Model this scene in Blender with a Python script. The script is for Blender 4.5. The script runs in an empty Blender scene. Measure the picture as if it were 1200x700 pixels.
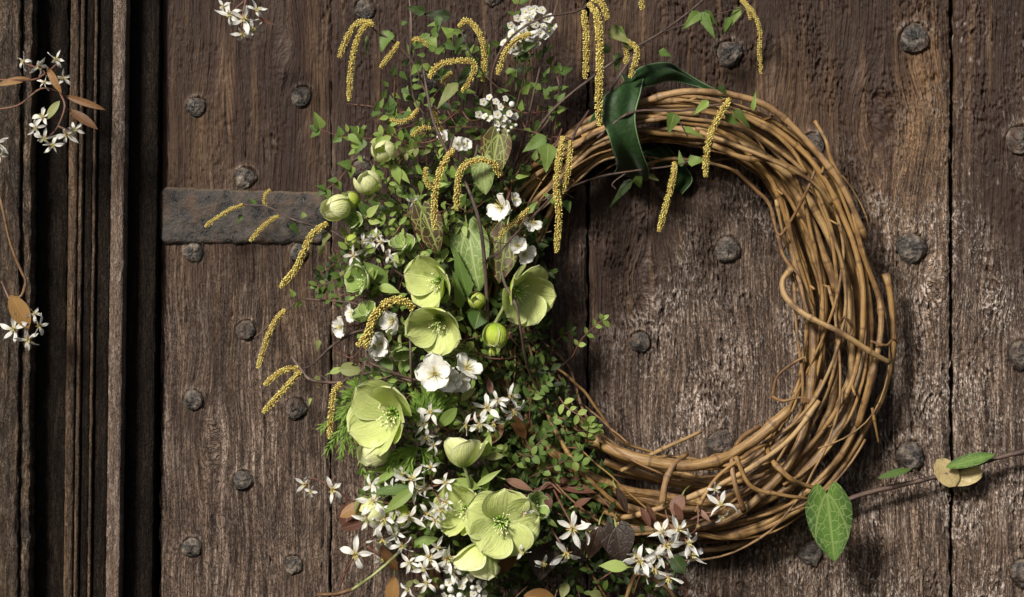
import bpy, math, random
import numpy as np
from mathutils import Vector, Matrix
random.seed(7)
RNG = np.random.RandomState(11)
SC = bpy.context.scene
COL = SC.collection
# ---------------------------------------------------------------- camera, light, exposure
DIST = 2.85                                     # metres from the lens to the door face
cam = bpy.data.cameras.new('camera'); cam.sensor_width = 36.0
cam.lens = 36.0 * DIST / 1.2; cam.clip_start = 0.05; cam.clip_end = 200.0
cam_o = bpy.data.objects.new('camera', cam); COL.objects.link(cam_o)
cam_o.location = (0, -DIST, 0); cam_o.rotation_euler = (math.radians(90), 0, 0)
SC.camera = cam_o
SUN = Vector((-0.48, -0.74, 0.54)).normalized()  # towards the sun
SUN_EL = math.asin(SUN.z); SUN_ROT = math.atan2(SUN.x, SUN.y)
world = bpy.data.worlds.new('World'); SC.world = world; world.use_nodes = True
_nt = world.node_tree
_sky = _nt.nodes.new('ShaderNodeTexSky'); _sky.sky_type = 'NISHITA'; _sky.sun_disc = False
_sky.sun_elevation = SUN_EL; _sky.sun_rotation = SUN_ROT % (2 * math.pi)
_sky.air_density = 1.0; _sky.dust_density = 3.0; _sky.ozone_density = 0.6
_bg = _nt.nodes['Background']; _bg.inputs[1].default_value = 0.06
_nt.links.new(_sky.outputs[0], _bg.inputs[0])
sun = bpy.data.lights.new('sun', 'SUN'); sun.energy = 5.0; sun.angle = math.radians(11.0); sun.color = (1.0, 0.94, 0.84)
sun_o = bpy.data.objects.new('sun', sun); COL.objects.link(sun_o)
sun_o.rotation_euler = SUN.to_track_quat('Z', 'Y').to_euler(); sun_o.location = SUN * 5
SC.view_settings.view_transform = 'Standard'; SC.view_settings.look = 'None'
SC.view_settings.gamma = 1.0; SC.view_settings.exposure = 0.32
SC.view_settings.use_curve_mapping = False
SC.cycles.max_bounces = 6; SC.cycles.diffuse_bounces = 3; SC.cycles.transmission_bounces = 4
SC.cycles.use_denoising = True

# ---------------------------------------------------------------- geometry helpers
def W(px, py, d=0.0):
    """point d metres in front of the door face; 1 unit of px/py = 1 mm on the door face"""
    s = (DIST - d) / DIST
    return Vector(((px - 600) / 1000 * s, -d, (350 - py) / 1000 * s))

WM = {}
def thing(name, label, cat, loc=None, group=None):
    o = bpy.data.objects.new(name, None); COL.objects.link(o)
    o.empty_display_size = 0.02
    loc = Vector(loc) if loc is not None else Vector((0, 0, 0))
    o.location = loc; o['label'] = label; o['category'] = cat
    if group: o['group'] = group
    WM[o.name] = Matrix.Translation(loc)
    return o

class MB:
    def __init__(s):
        s.v = []; s.f = []; s.uv = []; s.r = []; s.m = []
    def add(s, verts, faces, uvs, rnd, mat=0):
        b = len(s.v)
        s.v.extend(verts); s.uv.extend(uvs)
        s.r.extend([rnd] * len(verts))
        s.f.extend([tuple(i + b for i in f) for f in faces])
        s.m.extend([mat] * len(faces))
    def mesh(s, name, mats, inv=None):
        me = bpy.data.meshes.new(name)
        vs = s.v if inv is None else [inv @ Vector(p) for p in s.v]
        me.from_pydata([tuple(p) for p in vs], [], s.f)
        for m in mats: me.materials.append(m)
        me.polygons.foreach_set('material_index', s.m)
        me.polygons.foreach_set('use_smooth', [True] * len(s.f))
        uvl = me.uv_layers.new(name='UVMap')
        idx = np.empty(len(me.loops), dtype=np.int32); me.loops.foreach_get('vertex_index', idx)
        uva = np.array(s.uv, dtype=np.float32)[idx]
        uvl.data.foreach_set('uv', uva.ravel())
        at = me.attributes.new('rnd', 'FLOAT', 'POINT'); at.data.foreach_set('value', np.array(s.r, dtype=np.float32))
        me.update()
        return me

def link(name, me, parent, M=None):
    o = bpy.data.objects.new(name, me); COL.objects.link(o)
    if parent is not None:
        o.parent = parent
        if M is not None:
            o.matrix_local = WM[parent.name].inverted() @ M
            WM[o.name] = M.copy()
        else:
            WM[o.name] = WM[parent.name].copy()
    elif M is not None:
        o.matrix_local = M; WM[o.name] = M.copy()
    else: WM[o.name] = Matrix.Identity(4)
    return o

def part(name, mb, mats, parent, M=None):
    """mb in world coordinates when M is None, else in the frame M"""
    inv = WM[parent.name].inverted() if (parent is not None and M is None) else None
    return link(name, mb.mesh(name, mats if isinstance(mats, (list, tuple)) else [mats], inv), parent, M)

def smooth(pts, n=6):
    P = [Vector(p) for p in pts]
    if len(P) < 3:
        return [P[0].lerp(P[-1], i / n) for i in range(n + 1)]
    Q = [P[0] * 2 - P[1]] + P + [P[-1] * 2 - P[-2]]
    out = []
    for i in range(1, len(Q) - 2):
        a, b, c, d = Q[i - 1], Q[i], Q[i + 1], Q[i + 2]
        for k in range(n):
            t = k / n
            out.append(0.5 * ((2 * b) + (c - a) * t + (2 * a - 5 * b + 4 * c - d) * t * t + (3 * b - a - 3 * c + d) * t ** 3))
    out.append(P[-1]); return out

def tube(mb, pts, r0, r1=None, seg=7, rnd=0.5, mat=0, wob=0.0, nodes=0.0, ecc=1.0, closed=True):
    if r1 is None: r1 = r0
    n = len(pts)
    V = []; UV = []; F = []
    t = (pts[1] - pts[0]).normalized()
    up = Vector((0, 0, 1)) if abs(t.z) < 0.9 else Vector((1, 0, 0))
    nx = (up - t * up.dot(t)).normalized()
    L = 0.0; nextnode = random.uniform(0.03, 0.08)
    for i in range(n):
        if i < n - 1: t = (pts[i + 1] - pts[i]).normalized()
        if i: L += (pts[i] - pts[i - 1]).length
        nx = (nx - t * nx.dot(t))
        nx = nx.normalized() if nx.length > 1e-6 else t.orthogonal().normalized()
        ny = t.cross(nx)
        f = i / (n - 1)
        r = r0 + (r1 - r0) * f
        if wob: r *= 1 + wob * math.sin(L * 70 + rnd * 50) * 0.5 + random.uniform(-wob, wob) * 0.4
        if nodes:
            q_ = (L * 13 + rnd * 7) % 1.0; q_ = min(q_, 1 - q_); r *= 1 + nodes * math.exp(-(q_ / 0.045) ** 2)
        for k in range(seg):
            a = 2 * math.pi * k / seg
            V.append(pts[i] + nx * (r * math.cos(a)) + ny * (r * ecc * math.sin(a)))
            UV.append((k / seg, L))
    for i in range(n - 1):
        for k in range(seg):
            k2 = (k + 1) % seg
            F.append((i * seg + k, i * seg + k2, (i + 1) * seg + k2, (i + 1) * seg + k))
    if closed:
        F.append(tuple(range(seg - 1, -1, -1))); F.append(tuple((n - 1) * seg + k for k in range(seg)))
    mb.add(V, F, UV, rnd, mat)

def blob(mb, c, r, axis=None, stretch=1.0, rnd=0.5, mat=0, nu=6, nv=4, lump=0.0):
    ax = Vector(axis).normalized() if axis is not None else Vector((0, 0, 1))
    e1 = ax.orthogonal().normalized(); e2 = ax.cross(e1)
    V = [c - ax * r * stretch]; UV = [(0, 0)]; F = []
    for j in range(1, nv):
        th = math.pi * j / nv
        for k in range(nu):
            a = 2 * math.pi * k / nu
            rr = r * math.sin(th) * (1 + random.uniform(-lump, lump))
            V.append(c - ax * (r * stretch * math.cos(th)) + e1 * (rr * math.cos(a)) + e2 * (rr * math.sin(a)))
            UV.append((k / nu, j / nv))
    V.append(c + ax * r * stretch); UV.append((0, 1))
    for k in range(nu): F.append((0, 1 + (k + 1) % nu, 1 + k))
    for j in range(nv - 2):
        for k in range(nu):
            a = 1 + j * nu + k; b = 1 + j * nu + (k + 1) % nu
            F.append((a, b, b + nu, a + nu))
    last = len(V) - 1; o = 1 + (nv - 2) * nu
    for k in range(nu): F.append((o + k, o + (k + 1) % nu, last))
    mb.add(V, F, UV, rnd, mat)

def leaf(mb, B, T, w, nrm=(0, -1, 0), shape='oval', curl=0.15, fold=0.18, serr=0.0, nv=8, nu=4, rnd=None, mat=0, wave=0.0, twist=0.0):
    """a leaf blade from base B to tip T, width w (metres)"""
    B = Vector(B); T = Vector(T); ax = T - B; L = ax.length
    if L < 1e-6: return
    ax = ax / L; n = Vector(nrm); n = n - ax * n.dot(ax)
    n = n.normalized() if n.length > 1e-4 else ax.orthogonal().normalized()
    sd = ax.cross(n)
    V = []; UV = []; F = []
    ph = random.uniform(0, 6)
    for j in range(nv + 1):
        v = j / nv
        lobe = 0.0
        if shape == 'oval': hw = max(0, math.sin(math.pi * min(1, v * 0.97 + 0.02))) ** 0.75
        elif shape == 'ovate': hw = (math.sin(math.pi * v ** 0.65)) ** 0.9 if 0 < v < 1 else 0.0
        elif shape == 'birch': hw = (min(1, v / 0.22) ** 0.6) * (1 - max(0, v - 0.22) / 0.78) ** 0.85 if v > 0 else 0.0
        elif shape == 'obovate': hw = (math.sin(math.pi * v ** 1.5)) ** 0.8 if 0 < v < 1 else 0.0
        elif shape == 'lance': hw = (math.sin(math.pi * v ** 0.8)) ** 1.1 if 0 < v < 1 else 0.0
        elif shape == 'heart':
            hw = (1 - (max(0, v - 0.22) / 0.78) ** 1.9) ** 0.78 * min(1, 0.80 + v * 1.2); lobe = 0.17 * (1 - v) ** 3
        elif shape == 'round': hw = math.sqrt(max(0, 1 - (2 * v - 1) ** 2)) if 0 < v < 1 else 0.0
        else: hw = math.sin(math.pi * v)
        if v >= 0.999 or (v <= 0.001 and shape != 'heart'): hw = 0.03
        if serr and j % 2: hw *= 1 + serr
        hw *= w * 0.5
        ca, sa = math.cos(twist * v), math.sin(twist * v)
        for k in range(nu + 1):
            u = 2 * k / nu - 1
            x = u * hw
            y = L * (v - lobe * math.sin(math.pi * min(1.0, abs(u)) ** 0.9))
            z = -curl * L * (v * v) + fold * abs(x) * 1.0 + curl * L * 0.25 * v
            z += wave * w * math.sin(v * 9 + ph + u * 2) * abs(u)
            V.append(B + ax * y + sd * (x * ca - z * sa * 0) * 1.0 + n * (z * ca + x * sa))
            UV.append((u * 0.5 + 0.5, v))
    c = nu + 1
    for j in range(nv):
        for k in range(nu):
            F.append((j * c + k, j * c + k + 1, (j + 1) * c + k + 1, (j + 1) * c + k))
    mb.add(V, F, UV, random.random() if rnd is None else rnd, mat)

def frame_from(f, roll=0.0, pos=(0, 0, 0), s=1.0):
    """matrix whose +Z looks along f; f is (right, towards the lens, up)"""
    z = Vector((f[0], -f[1], f[2])).normalized()
    up = Vector((0, 0, 1)) if abs(z.z) < 0.95 else Vector((0, 1, 0))
    x = up.cross(z).normalized(); y = z.cross(x)
    R = Matrix((x, y, z)).transposed().to_4x4()
    return Matrix.Translation(Vector(pos)) @ R @ Matrix.Rotation(roll, 4, 'Z') @ Matrix.Scale(s, 4)

def petal_mesh(name, mats, L=1.0, Wd=1.0, th0=10, th1=40, r0=0.05, Rc=1.0, tip=0.0, notch=0.0, nu=8, nv=9, wob=0.02, peak=0.6, base=0.25, flare=0.0, rnd=0.5, thick=0.0, ruff=0.0, tw=0.0, bend=0.0):
    """petal in the flower frame (+Z is where the flower looks), along +X. th = angle of the profile towards the viewer side in degrees"""
    mb = MB()
    x, z = r0, 0.0
    rows = []
    for j in range(nv + 1):
        v = j / nv
        th = math.radians(th0 + (th1 - th0) * v)
        if j:
            x += math.cos(th) * L / nv; z += math.sin(th) * L / nv
        rows.append((x, z, th, v))
    ph = [random.uniform(0, 6) for _ in range(4)]
    V = []; UV = []; F = []
    for (x, z, th, v) in rows:
        if v < peak: hw = base + (1 - base) * math.sin(math.pi / 2 * v / peak)
        else:
            q = (v - peak) / (1 - peak); hw = math.sqrt(max(0.0, 1 - q * q)) if tip == 0 else (1 - q ** (2 - tip)) * (1 - tip * 0.25 * q)
        hw = max(hw, 0.05) * Wd * 0.5
        for k in range(nu + 1):
            u = 2 * k / nu - 1
            s = u * hw
            cc = 1.0 / Rc
            t_ = math.sin(s * cc) / cc; nn = (1 - math.cos(s * cc)) / cc
            nn -= flare * abs(u) ** 3 * v * Wd * 0.3
            px = x - math.sin(th) * nn; pz = z + math.cos(th) * nn
            wv = wob * (math.sin(3 * v + 2.2 * u + ph[0]) + 0.6 * math.sin(6 * u + 4 * v + ph[1])) * v
            wv += ruff * v * v * math.sin(7 * u + ph[2]) * (0.4 + abs(u))
            if notch and v > 0.8: px -= notch * (v - 0.8) * 5 * max(0, 1 - abs(u) * 3)
            px += wob * 0.7 * math.sin(8 * u + ph[3]) * v * v
            if tw:
                ca_, sa_ = math.cos(tw * v), math.sin(tw * v); t_, pz = t_ * ca_, pz + t_ * sa_
            t_ += bend * v * v
            V.append(Vector((px - math.sin(th) * wv, t_, pz + math.cos(th) * wv))); UV.append((u * .5 + .5, v))
    c = nu + 1
    for j in range(nv):
        for k in range(nu): F.append((j * c + k, j * c + k + 1, (j + 1) * c + k + 1, (j + 1) * c + k))
    mb.add(V, F, UV, rnd)
    return mb.mesh(name, mats)

# ---------------------------------------------------------------- node helpers
def newmat(name):
    m = bpy.data.materials.new(name); m.use_nodes = True
    nt = m.node_tree
    for n in list(nt.nodes): nt.nodes.remove(n)
    out = nt.nodes.new('ShaderNodeOutputMaterial')
    return m, nt, out
def N(nt, t, **kw):
    n = nt.nodes.new(t)
    for k, v in kw.items():
        if k.startswith('i_'):
            key = k[2:]; key = int(key) if key.isdigit() else key
            n.inputs[key].default_value = v
        else: setattr(n, k, v)
    return n
def LK(nt, a, b): nt.links.new(a, b)
def ramp(nt, fac, stops, interp='LINEAR'):
    r = nt.nodes.new('ShaderNodeValToRGB'); r.color_ramp.interpolation = interp
    els = r.color_ramp.elements
    while len(els) < len(stops): els.new(0.5)
    for e, (p, c) in zip(els, stops):
        e.position = p; e.color = (c[0], c[1], c[2], 1) if not isinstance(c, (int, float)) else (c, c, c, 1)
    LK(nt, fac, r.inputs[0]); return r.outputs[0]
def mixc(nt, fac, a, b, mode='MIX'):
    m = nt.nodes.new('ShaderNodeMix'); m.data_type = 'RGBA'; m.blend_type = mode
    for s, i in ((fac, 0), (a, 6), (b, 7)):
        if hasattr(s, 'links'): LK(nt, s, m.inputs[i])
        elif i == 0: m.inputs[0].default_value = s
        else: m.inputs[i].default_value = (s[0], s[1], s[2], 1)
    return m.outputs[2]
def math_(nt, op, a, b=None, c=None, clamp=False):
    m = nt.nodes.new('ShaderNodeMath'); m.operation = op; m.use_clamp = clamp
    for i, s in enumerate((a, b, c)):
        if s is None: continue
        if hasattr(s, 'links'): LK(nt, s, m.inputs[i])
        else: m.inputs[i].default_value = s
    return m.outputs[0]
def mapping(nt, vec, scale, loc=(0, 0, 0)):
    m = nt.nodes.new('ShaderNodeMapping'); m.inputs['Scale'].default_value = scale; m.inputs['Location'].default_value = loc
    LK(nt, vec, m.inputs[0]); return m.outputs[0]
def noise(nt, vec, scale, detail=4, rough=0.55, dist=0.0):
    n = nt.nodes.new('ShaderNodeTexNoise'); n.inputs['Scale'].default_value = scale
    n.inputs['Detail'].default_value = detail; n.inputs['Roughness'].default_value = rough; n.inputs['Distortion'].default_value = dist
    LK(nt, vec, n.inputs['Vector']); return n.outputs[0]
def attr(nt, name):
    a = nt.nodes.new('ShaderNodeAttribute'); a.attribute_name = name; return a.outputs['Fac']
def geo_pos(nt):
    return nt.nodes.new('ShaderNodeNewGeometry').outputs['Position']
def bump(nt, h, dist=0.001, strength=1.0, normal=None):
    b = nt.nodes.new('ShaderNodeBump'); b.inputs['Distance'].default_value = dist; b.inputs['Strength'].default_value = strength
    LK(nt, h, b.inputs['Height'])
    if normal is not None: LK(nt, normal, b.inputs['Normal'])
    return b.outputs[0]
def principled(nt, out, col, rough=0.5, nrm=None, spec=0.5, metal=0.0, transl=0.0, tcol=None, sheen=0.0):
    p = nt.nodes.new('ShaderNodeBsdfPrincipled')
    if hasattr(col, 'links'): LK(nt, col, p.inputs['Base Color'])
    else: p.inputs['Base Color'].default_value = (col[0], col[1], col[2], 1)
    if hasattr(rough, 'links'): LK(nt, rough, p.inputs['Roughness'])
    else: p.inputs['Roughness'].default_value = rough
    if hasattr(spec, 'links'): LK(nt, spec, p.inputs['Specular IOR Level'])
    else: p.inputs['Specular IOR Level'].default_value = spec
    p.inputs['Metallic'].default_value = metal
    if sheen: p.inputs['Sheen Weight'].default_value = sheen; p.inputs['Sheen Roughness'].default_value = 0.4
    if nrm is not None: LK(nt, nrm, p.inputs['Normal'])
    if transl:
        t = nt.nodes.new('ShaderNodeBsdfTranslucent')
        c = tcol if tcol is not None else col
        if hasattr(c, 'links'): LK(nt, c, t.inputs[0])
        else: t.inputs[0].default_value = (c[0], c[1], c[2], 1)
        if nrm is not None: LK(nt, nrm, t.inputs['Normal'])
        mx = nt.nodes.new('ShaderNodeMixShader'); mx.inputs[0].default_value = transl
        LK(nt, p.outputs[0], mx.inputs[1]); LK(nt, t.outputs[0], mx.inputs[2]); LK(nt, mx.outputs[0], out.inputs[0])
    else: LK(nt, p.outputs[0], out.inputs[0])
    return p
# ---------------------------------------------------------------- materials
def wood_mat(name, dark, mid, pale, fleck, fleck_amt=1.0, rough=0.62, gscale=1.0, spec=0.35):
    m, nt, out = newmat(name)
    P = geo_pos(nt)
    warp = noise(nt, mapping(nt, P, (9, 9, 3)), 1.0, 3)
    wv = N(nt, 'ShaderNodeCombineXYZ'); LK(nt, math_(nt, 'ADD', math_(nt, 'MULTIPLY', warp, 0.012), attr(nt, 'gshift')), wv.inputs[0])
    ad = N(nt, 'ShaderNodeVectorMath', operation='ADD'); LK(nt, P, ad.inputs[0]); LK(nt, wv.outputs[0], ad.inputs[1])
    Pw = ad.outputs[0]
    g1 = noise(nt, mapping(nt, Pw, (520 * gscale, 60, 28)), 1.0, 4, 0.65)       # fine fibres
    g2 = noise(nt, mapping(nt, Pw, (130 * gscale, 30, 9)), 1.0, 4, 0.6)         # bands
    g3 = noise(nt, mapping(nt, Pw, (26, 20, 7)), 1.0, 5, 0.6)                   # blotches
    fl = noise(nt, mapping(nt, Pw, (480, 90, 150)), 1.0, 4, 0.65)
    vz = noise(nt, mapping(nt, Pw, (270, 60, 110)), 1.0, 3, 0.55, 0.8)
    vz = math_(nt, 'SUBTRACT', 1.0, ramp(nt, math_(nt, 'ABSOLUTE', math_(nt, 'SUBTRACT', vz, 0.5)), [(0.0, 1.0), (0.05, 0.0)]))   # crackle                # flecks of old paint
    paleness = attr(nt, 'paleness'); wear = attr(nt, 'wear'); tan = attr(nt, 'tan')
    c = ramp(nt, math_(nt, 'ADD', math_(nt, 'MULTIPLY', g2, 0.5), math_(nt, 'MULTIPLY', g1, 0.5)), [(0.40, dark), (0.52, mid), (0.63, pale)])
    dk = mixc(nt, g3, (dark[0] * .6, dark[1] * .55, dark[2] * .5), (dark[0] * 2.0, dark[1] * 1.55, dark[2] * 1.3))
    w1 = math_(nt, 'ADD', paleness, math_(nt, 'MULTIPLY', math_(nt, 'SUBTRACT', g3, 0.5), 0.9), clamp=True)
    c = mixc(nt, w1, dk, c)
    c = mixc(nt, math_(nt, 'MULTIPLY', tan, ramp(nt, math_(nt, 'ADD', math_(nt, 'MULTIPLY', g2, 0.5), math_(nt, 'MULTIPLY', g1, 0.5)), [(0.42, 0.0), (0.56, 0.85)])), c, (0.24, 0.14, 0.068))
    ff = math_(nt, 'MULTIPLY', ramp(nt, fl, [(0.45, 0.0), (0.55, 1.0)]), math_(nt, 'MULTIPLY', wear, fleck_amt), clamp=True)
    c = mixc(nt, ff, c, fleck)
    h = math_(nt, 'ADD', math_(nt, 'MULTIPLY', g1, 0.55), math_(nt, 'ADD', math_(nt, 'MULTIPLY', g2, 0.9), math_(nt, 'ADD', math_(nt, 'MULTIPLY', fl, 0.35), math_(nt, 'MULTIPLY', math_(nt, 'MULTIPLY', vz, 0.75), paleness))))
    b = bump(nt, h, 0.0048, 1.0)
    rg = ramp(nt, g1, [(0.3, rough + 0.15), (0.7, rough - 0.12)])
    principled(nt, out, c, rg, b, spec=spec)
    return m
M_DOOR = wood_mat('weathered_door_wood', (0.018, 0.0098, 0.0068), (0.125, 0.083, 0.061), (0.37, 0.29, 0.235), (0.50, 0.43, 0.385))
M_FRAME = wood_mat('dark_frame_wood', (0.0045, 0.0032, 0.0025), (0.013, 0.0088, 0.0063), (0.034, 0.024, 0.017), (0.05, 0.036, 0.028), 0.2, 0.75, gscale=0.8, spec=0.12)
M_FRAME_B = wood_mat('brown_moulding_wood', (0.02, 0.012, 0.007), (0.085, 0.05, 0.028), (0.17, 0.11, 0.07), (0.25, 0.2, 0.15), 0.5)
M_FRAME_P = wood_mat('pale_bead_wood', (0.06, 0.045, 0.036), (0.17, 0.125, 0.098), (0.30, 0.24, 0.20), (0.45, 0.4, 0.35), 0.6)
M_FRAME_R = wood_mat('rough_post_wood', (0.014, 0.009, 0.006), (0.055, 0.036, 0.023), (0.15, 0.105, 0.07), (0.22, 0.17, 0.13), 0.5, gscale=0.5)

def iron_mat(name='old_iron', k=1.0):
    m, nt, out = newmat(name); P = geo_pos(nt)
    a = noise(nt, P, 95 if k == 1.0 else 60, 6, 0.7); b_ = noise(nt, P, 30, 4, 0.6); f = noise(nt, P, 420, 4, 0.7)
    geo = nt.nodes.new('ShaderNodeNewGeometry'); sx = N(nt, 'ShaderNodeSeparateXYZ'); LK(nt, geo.outputs['Normal'], sx.inputs[0])
    c = ramp(nt, a, [(0.36, (0.012, 0.011, 0.011)), (0.48, (0.04, 0.035, 0.032)), (0.58, (0.13 * k, 0.108 * k, 0.09 * k)), (0.72, (0.28 * k, 0.235 * k, 0.19 * k))])
    c = mixc(nt, ramp(nt, b_, [(0.52, 0.0), (0.72, 0.7)]), c, (0.075, 0.035, 0.018))
    dust = math_(nt, 'MULTIPLY', ramp(nt, sx.outputs[2], [(0.45, 0.0), (0.9, 0.8)]), ramp(nt, f, [(0.35, 0.3), (0.6, 1.0)]))  # dirt lying on ledges
    c = mixc(nt, dust, c, (0.17, 0.125, 0.085))
    h = math_(nt, 'ADD', math_(nt, 'MULTIPLY', a, 1.0), math_(nt, 'MULTIPLY', f, 0.3))
    principled(nt, out, c, ramp(nt, a, [(0.35, 0.2), (0.65, 0.6)]), bump(nt, h, 0.004, 1.0), spec=0.6 if k == 1.0 else 0.25, metal=0.35 if k == 1.0 else 0.0)
    return m
M_IRON = iron_mat(); M_STRAP = iron_mat('black_iron', 0.45)

def bark_mat(name, cols, rough=0.5, gloss=0.45):
    m, nt, out = newmat(name)
    uv = nt.nodes.new('ShaderNodeUVMap').outputs[0]
    P = geo_pos(nt); r = attr(nt, 'rnd')
    st = noise(nt, mapping(nt, uv, (22, 30, 1)), 1.0, 4, 0.6)
    bl = noise(nt, P, 38, 4, 0.6); fn = noise(nt, P, 500, 3)
    base = ramp(nt, r, [(0.0, cols[0]), (0.35, cols[1]), (0.65, (cols[1][0] * .62, cols[1][1] * .6, cols[1][2] * .75)), (1.0, cols[2])])
    c = mixc(nt, ramp(nt, st, [(0.44, 0.0), (0.62, 0.8)]), base, cols[3])
    c = mixc(nt, ramp(nt, bl, [(0.48, 0.0), (0.64, 0.8)]), c, cols[4])
    sv = N(nt, 'ShaderNodeSeparateXYZ'); LK(nt, uv, sv.inputs[0])
    nd = math_(nt, 'FRACT', math_(nt, 'ADD', math_(nt, 'ADD', math_(nt, 'MULTIPLY', sv.outputs[1], 13.0), math_(nt, 'MULTIPLY', r, 7.0)), 0.5))
    c = mixc(nt, ramp(nt, math_(nt, 'ABSOLUTE', math_(nt, 'SUBTRACT', nd, 0.5)), [(0.0, 0.75), (0.035, 0.0)]), c, cols[4])   # dark scars round the nodes
    principled(nt, out, c, rough, bump(nt, math_(nt, 'ADD', st, math_(nt, 'MULTIPLY', fn, 0.3)), 0.0009, 1.0), spec=gloss)
    return m
M_CANE = bark_mat('wreath_cane_bark', [(0.06, 0.027, 0.010), (0.225, 0.122, 0.036), (0.34, 0.23, 0.11), (0.34, 0.215, 0.08), (0.065, 0.030, 0.012)])
M_CANE_D = bark_mat('wreath_thin_cane_bark', [(0.09, 0.04, 0.016), (0.17, 0.082, 0.028), (0.28, 0.17, 0.075), (0.30, 0.19, 0.085), (0.055, 0.024, 0.011)])
M_TWIG = bark_mat('twig_bark', [(0.028, 0.015, 0.012), (0.065, 0.032, 0.022), (0.12, 0.075, 0.05), (0.15, 0.1, 0.08), (0.02, 0.012, 0.01)], 0.45)
M_REDSTEM = bark_mat('red_stem', [(0.09, 0.025, 0.018), (0.14, 0.045, 0.03), (0.19, 0.10, 0.06), (0.2, 0.11, 0.07), (0.05, 0.018, 0.014)], 0.4)
M_GSTEM = bark_mat('green_stem', [(0.14, 0.19, 0.04), (0.24, 0.30, 0.08), (0.34, 0.38, 0.14), (0.36, 0.38, 0.2), (0.12, 0.14, 0.035)], 0.4)

def leaf_mat(name, c0, c1, c2, vein=(0.3, 0.38, 0.12), veinamt=0.35, transl=0.25, rough=0.5, net=0.0, edge=None, tone=None):
    m, nt, out = newmat(name)
    uvn = nt.nodes.new('ShaderNodeUVMap').outputs[0]
    sx = N(nt, 'ShaderNodeSeparateXYZ'); LK(nt, uvn, sx.inputs[0])
    u = math_(nt, 'ABSOLUTE', math_(nt, 'SUBTRACT', sx.outputs[0], 0.5)); v = sx.outputs[1]
    P = geo_pos(nt); r = attr(nt, 'rnd')
    bl = noise(nt, P, 120, 4, 0.6)
    c = ramp(nt, math_(nt, 'ADD', math_(nt, 'MULTIPLY', r, 0.75), math_(nt, 'MULTIPLY', bl, 0.3)), [(0.1, c0), (0.5, c1), (0.9, c2)])
    if edge is not None:
        e = math_(nt, 'ADD', u, math_(nt, 'MULTIPLY', math_(nt, 'SUBTRACT', bl, 0.5), 0.5))
        c = mixc(nt, ramp(nt, e, [(0.2, 0.0), (0.42, 0.9)]), c, edge)
    mid = ramp(nt, u, [(0.0, 1.0), (0.05, 0.0)])
    sd = math_(nt, 'SINE', math_(nt, 'MULTIPLY', math_(nt, 'SUBTRACT', v, math_(nt, 'MULTIPLY', u, 0.75)), 52.0))
    sd = math_(nt, 'MULTIPLY', ramp(nt, sd, [(0.80, 0.0), (0.98, 1.0)]), 0.7)
    vv = math_(nt, 'MAXIMUM', mid, sd)
    if net:
        vo = N(nt, 'ShaderNodeTexVoronoi', feature='DISTANCE_TO_EDGE'); vo.inputs['Scale'].default_value = 1.0
        LK(nt, mapping(nt, uvn, (net, net * 1.5, 1)), vo.inputs['Vector'])
        ve = ramp(nt, vo.outputs[0], [(0.0, 0.8), (0.075, 0.0)])
        vv = math_(nt, 'MAXIMUM', mid, ve)
        ray = math_(nt, 'ABSOLUTE', math_(nt, 'SUBTRACT', math_(nt, 'MULTIPLY', u, 1.4), v))
        vv = math_(nt, 'MAXIMUM', vv, ramp(nt, ray, [(0.0, 0.9), (0.05, 0.0)]))
    c = mixc(nt, math_(nt, 'MULTIPLY', vv, veinamt), c, vein)
    h = math_(nt, 'ADD', math_(nt, 'MULTIPLY', vv, -0.5), math_(nt, 'MULTIPLY', bl, 0.5))
    principled(nt, out, c, rough, bump(nt, h, 0.0006, 1.0), spec=0.28, transl=transl, tcol=mixc(nt, 0.5, c, (c2[0] * 1.6, c2[1] * 1.5, c2[2] * .7), 'MIX'))
    return m
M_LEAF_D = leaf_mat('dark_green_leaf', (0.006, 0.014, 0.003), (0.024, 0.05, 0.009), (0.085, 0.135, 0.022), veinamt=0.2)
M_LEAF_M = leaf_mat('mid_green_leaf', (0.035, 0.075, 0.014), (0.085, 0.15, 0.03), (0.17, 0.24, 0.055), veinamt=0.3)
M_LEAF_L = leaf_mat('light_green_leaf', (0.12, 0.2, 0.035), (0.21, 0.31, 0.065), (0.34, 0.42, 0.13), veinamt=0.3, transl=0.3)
M_LEAF_GR = leaf_mat('fresh_feather_leaf', (0.11, 0.21, 0.03), (0.19, 0.32, 0.05), (0.28, 0.42, 0.09), veinamt=0.1, transl=0.3)
M_IVY = leaf_mat('veined_ivy_leaf', (0.06, 0.13, 0.025), (0.10, 0.19, 0.035), (0.15, 0.24, 0.05), vein=(0.27, 0.35, 0.12), veinamt=0.65, net=6.5, edge=(0.035, 0.08, 0.02))
M_IVY_R = leaf_mat('bronze_ivy_leaf', (0.05, 0.032, 0.016), (0.085, 0.065, 0.025), (0.10, 0.11, 0.03), vein=(0.34, 0.42, 0.12), veinamt=0.85, net=4.5, edge=(0.085, 0.038, 0.02))
M_IVY_P = leaf_mat('pale_variegated_ivy_leaf', (0.12, 0.19, 0.05), (0.18, 0.26, 0.07), (0.25, 0.31, 0.12), vein=(0.42, 0.48, 0.22), veinamt=0.7, net=6, edge=(0.10, 0.16, 0.035))
M_LEAF_BR = leaf_mat('dried_brown_leaf', (0.07, 0.032, 0.015), (0.15, 0.07, 0.025), (0.25, 0.14, 0.045), vein=(0.3, 0.18, 0.08), veinamt=0.4, transl=0.15)
M_LEAF_MAR = leaf_mat('maroon_leaf', (0.007, 0.0035, 0.002), (0.015, 0.007, 0.004), (0.03, 0.013, 0.006), vein=(0.04, 0.022, 0.01), veinamt=0.4, net=5, transl=0.1)
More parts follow.
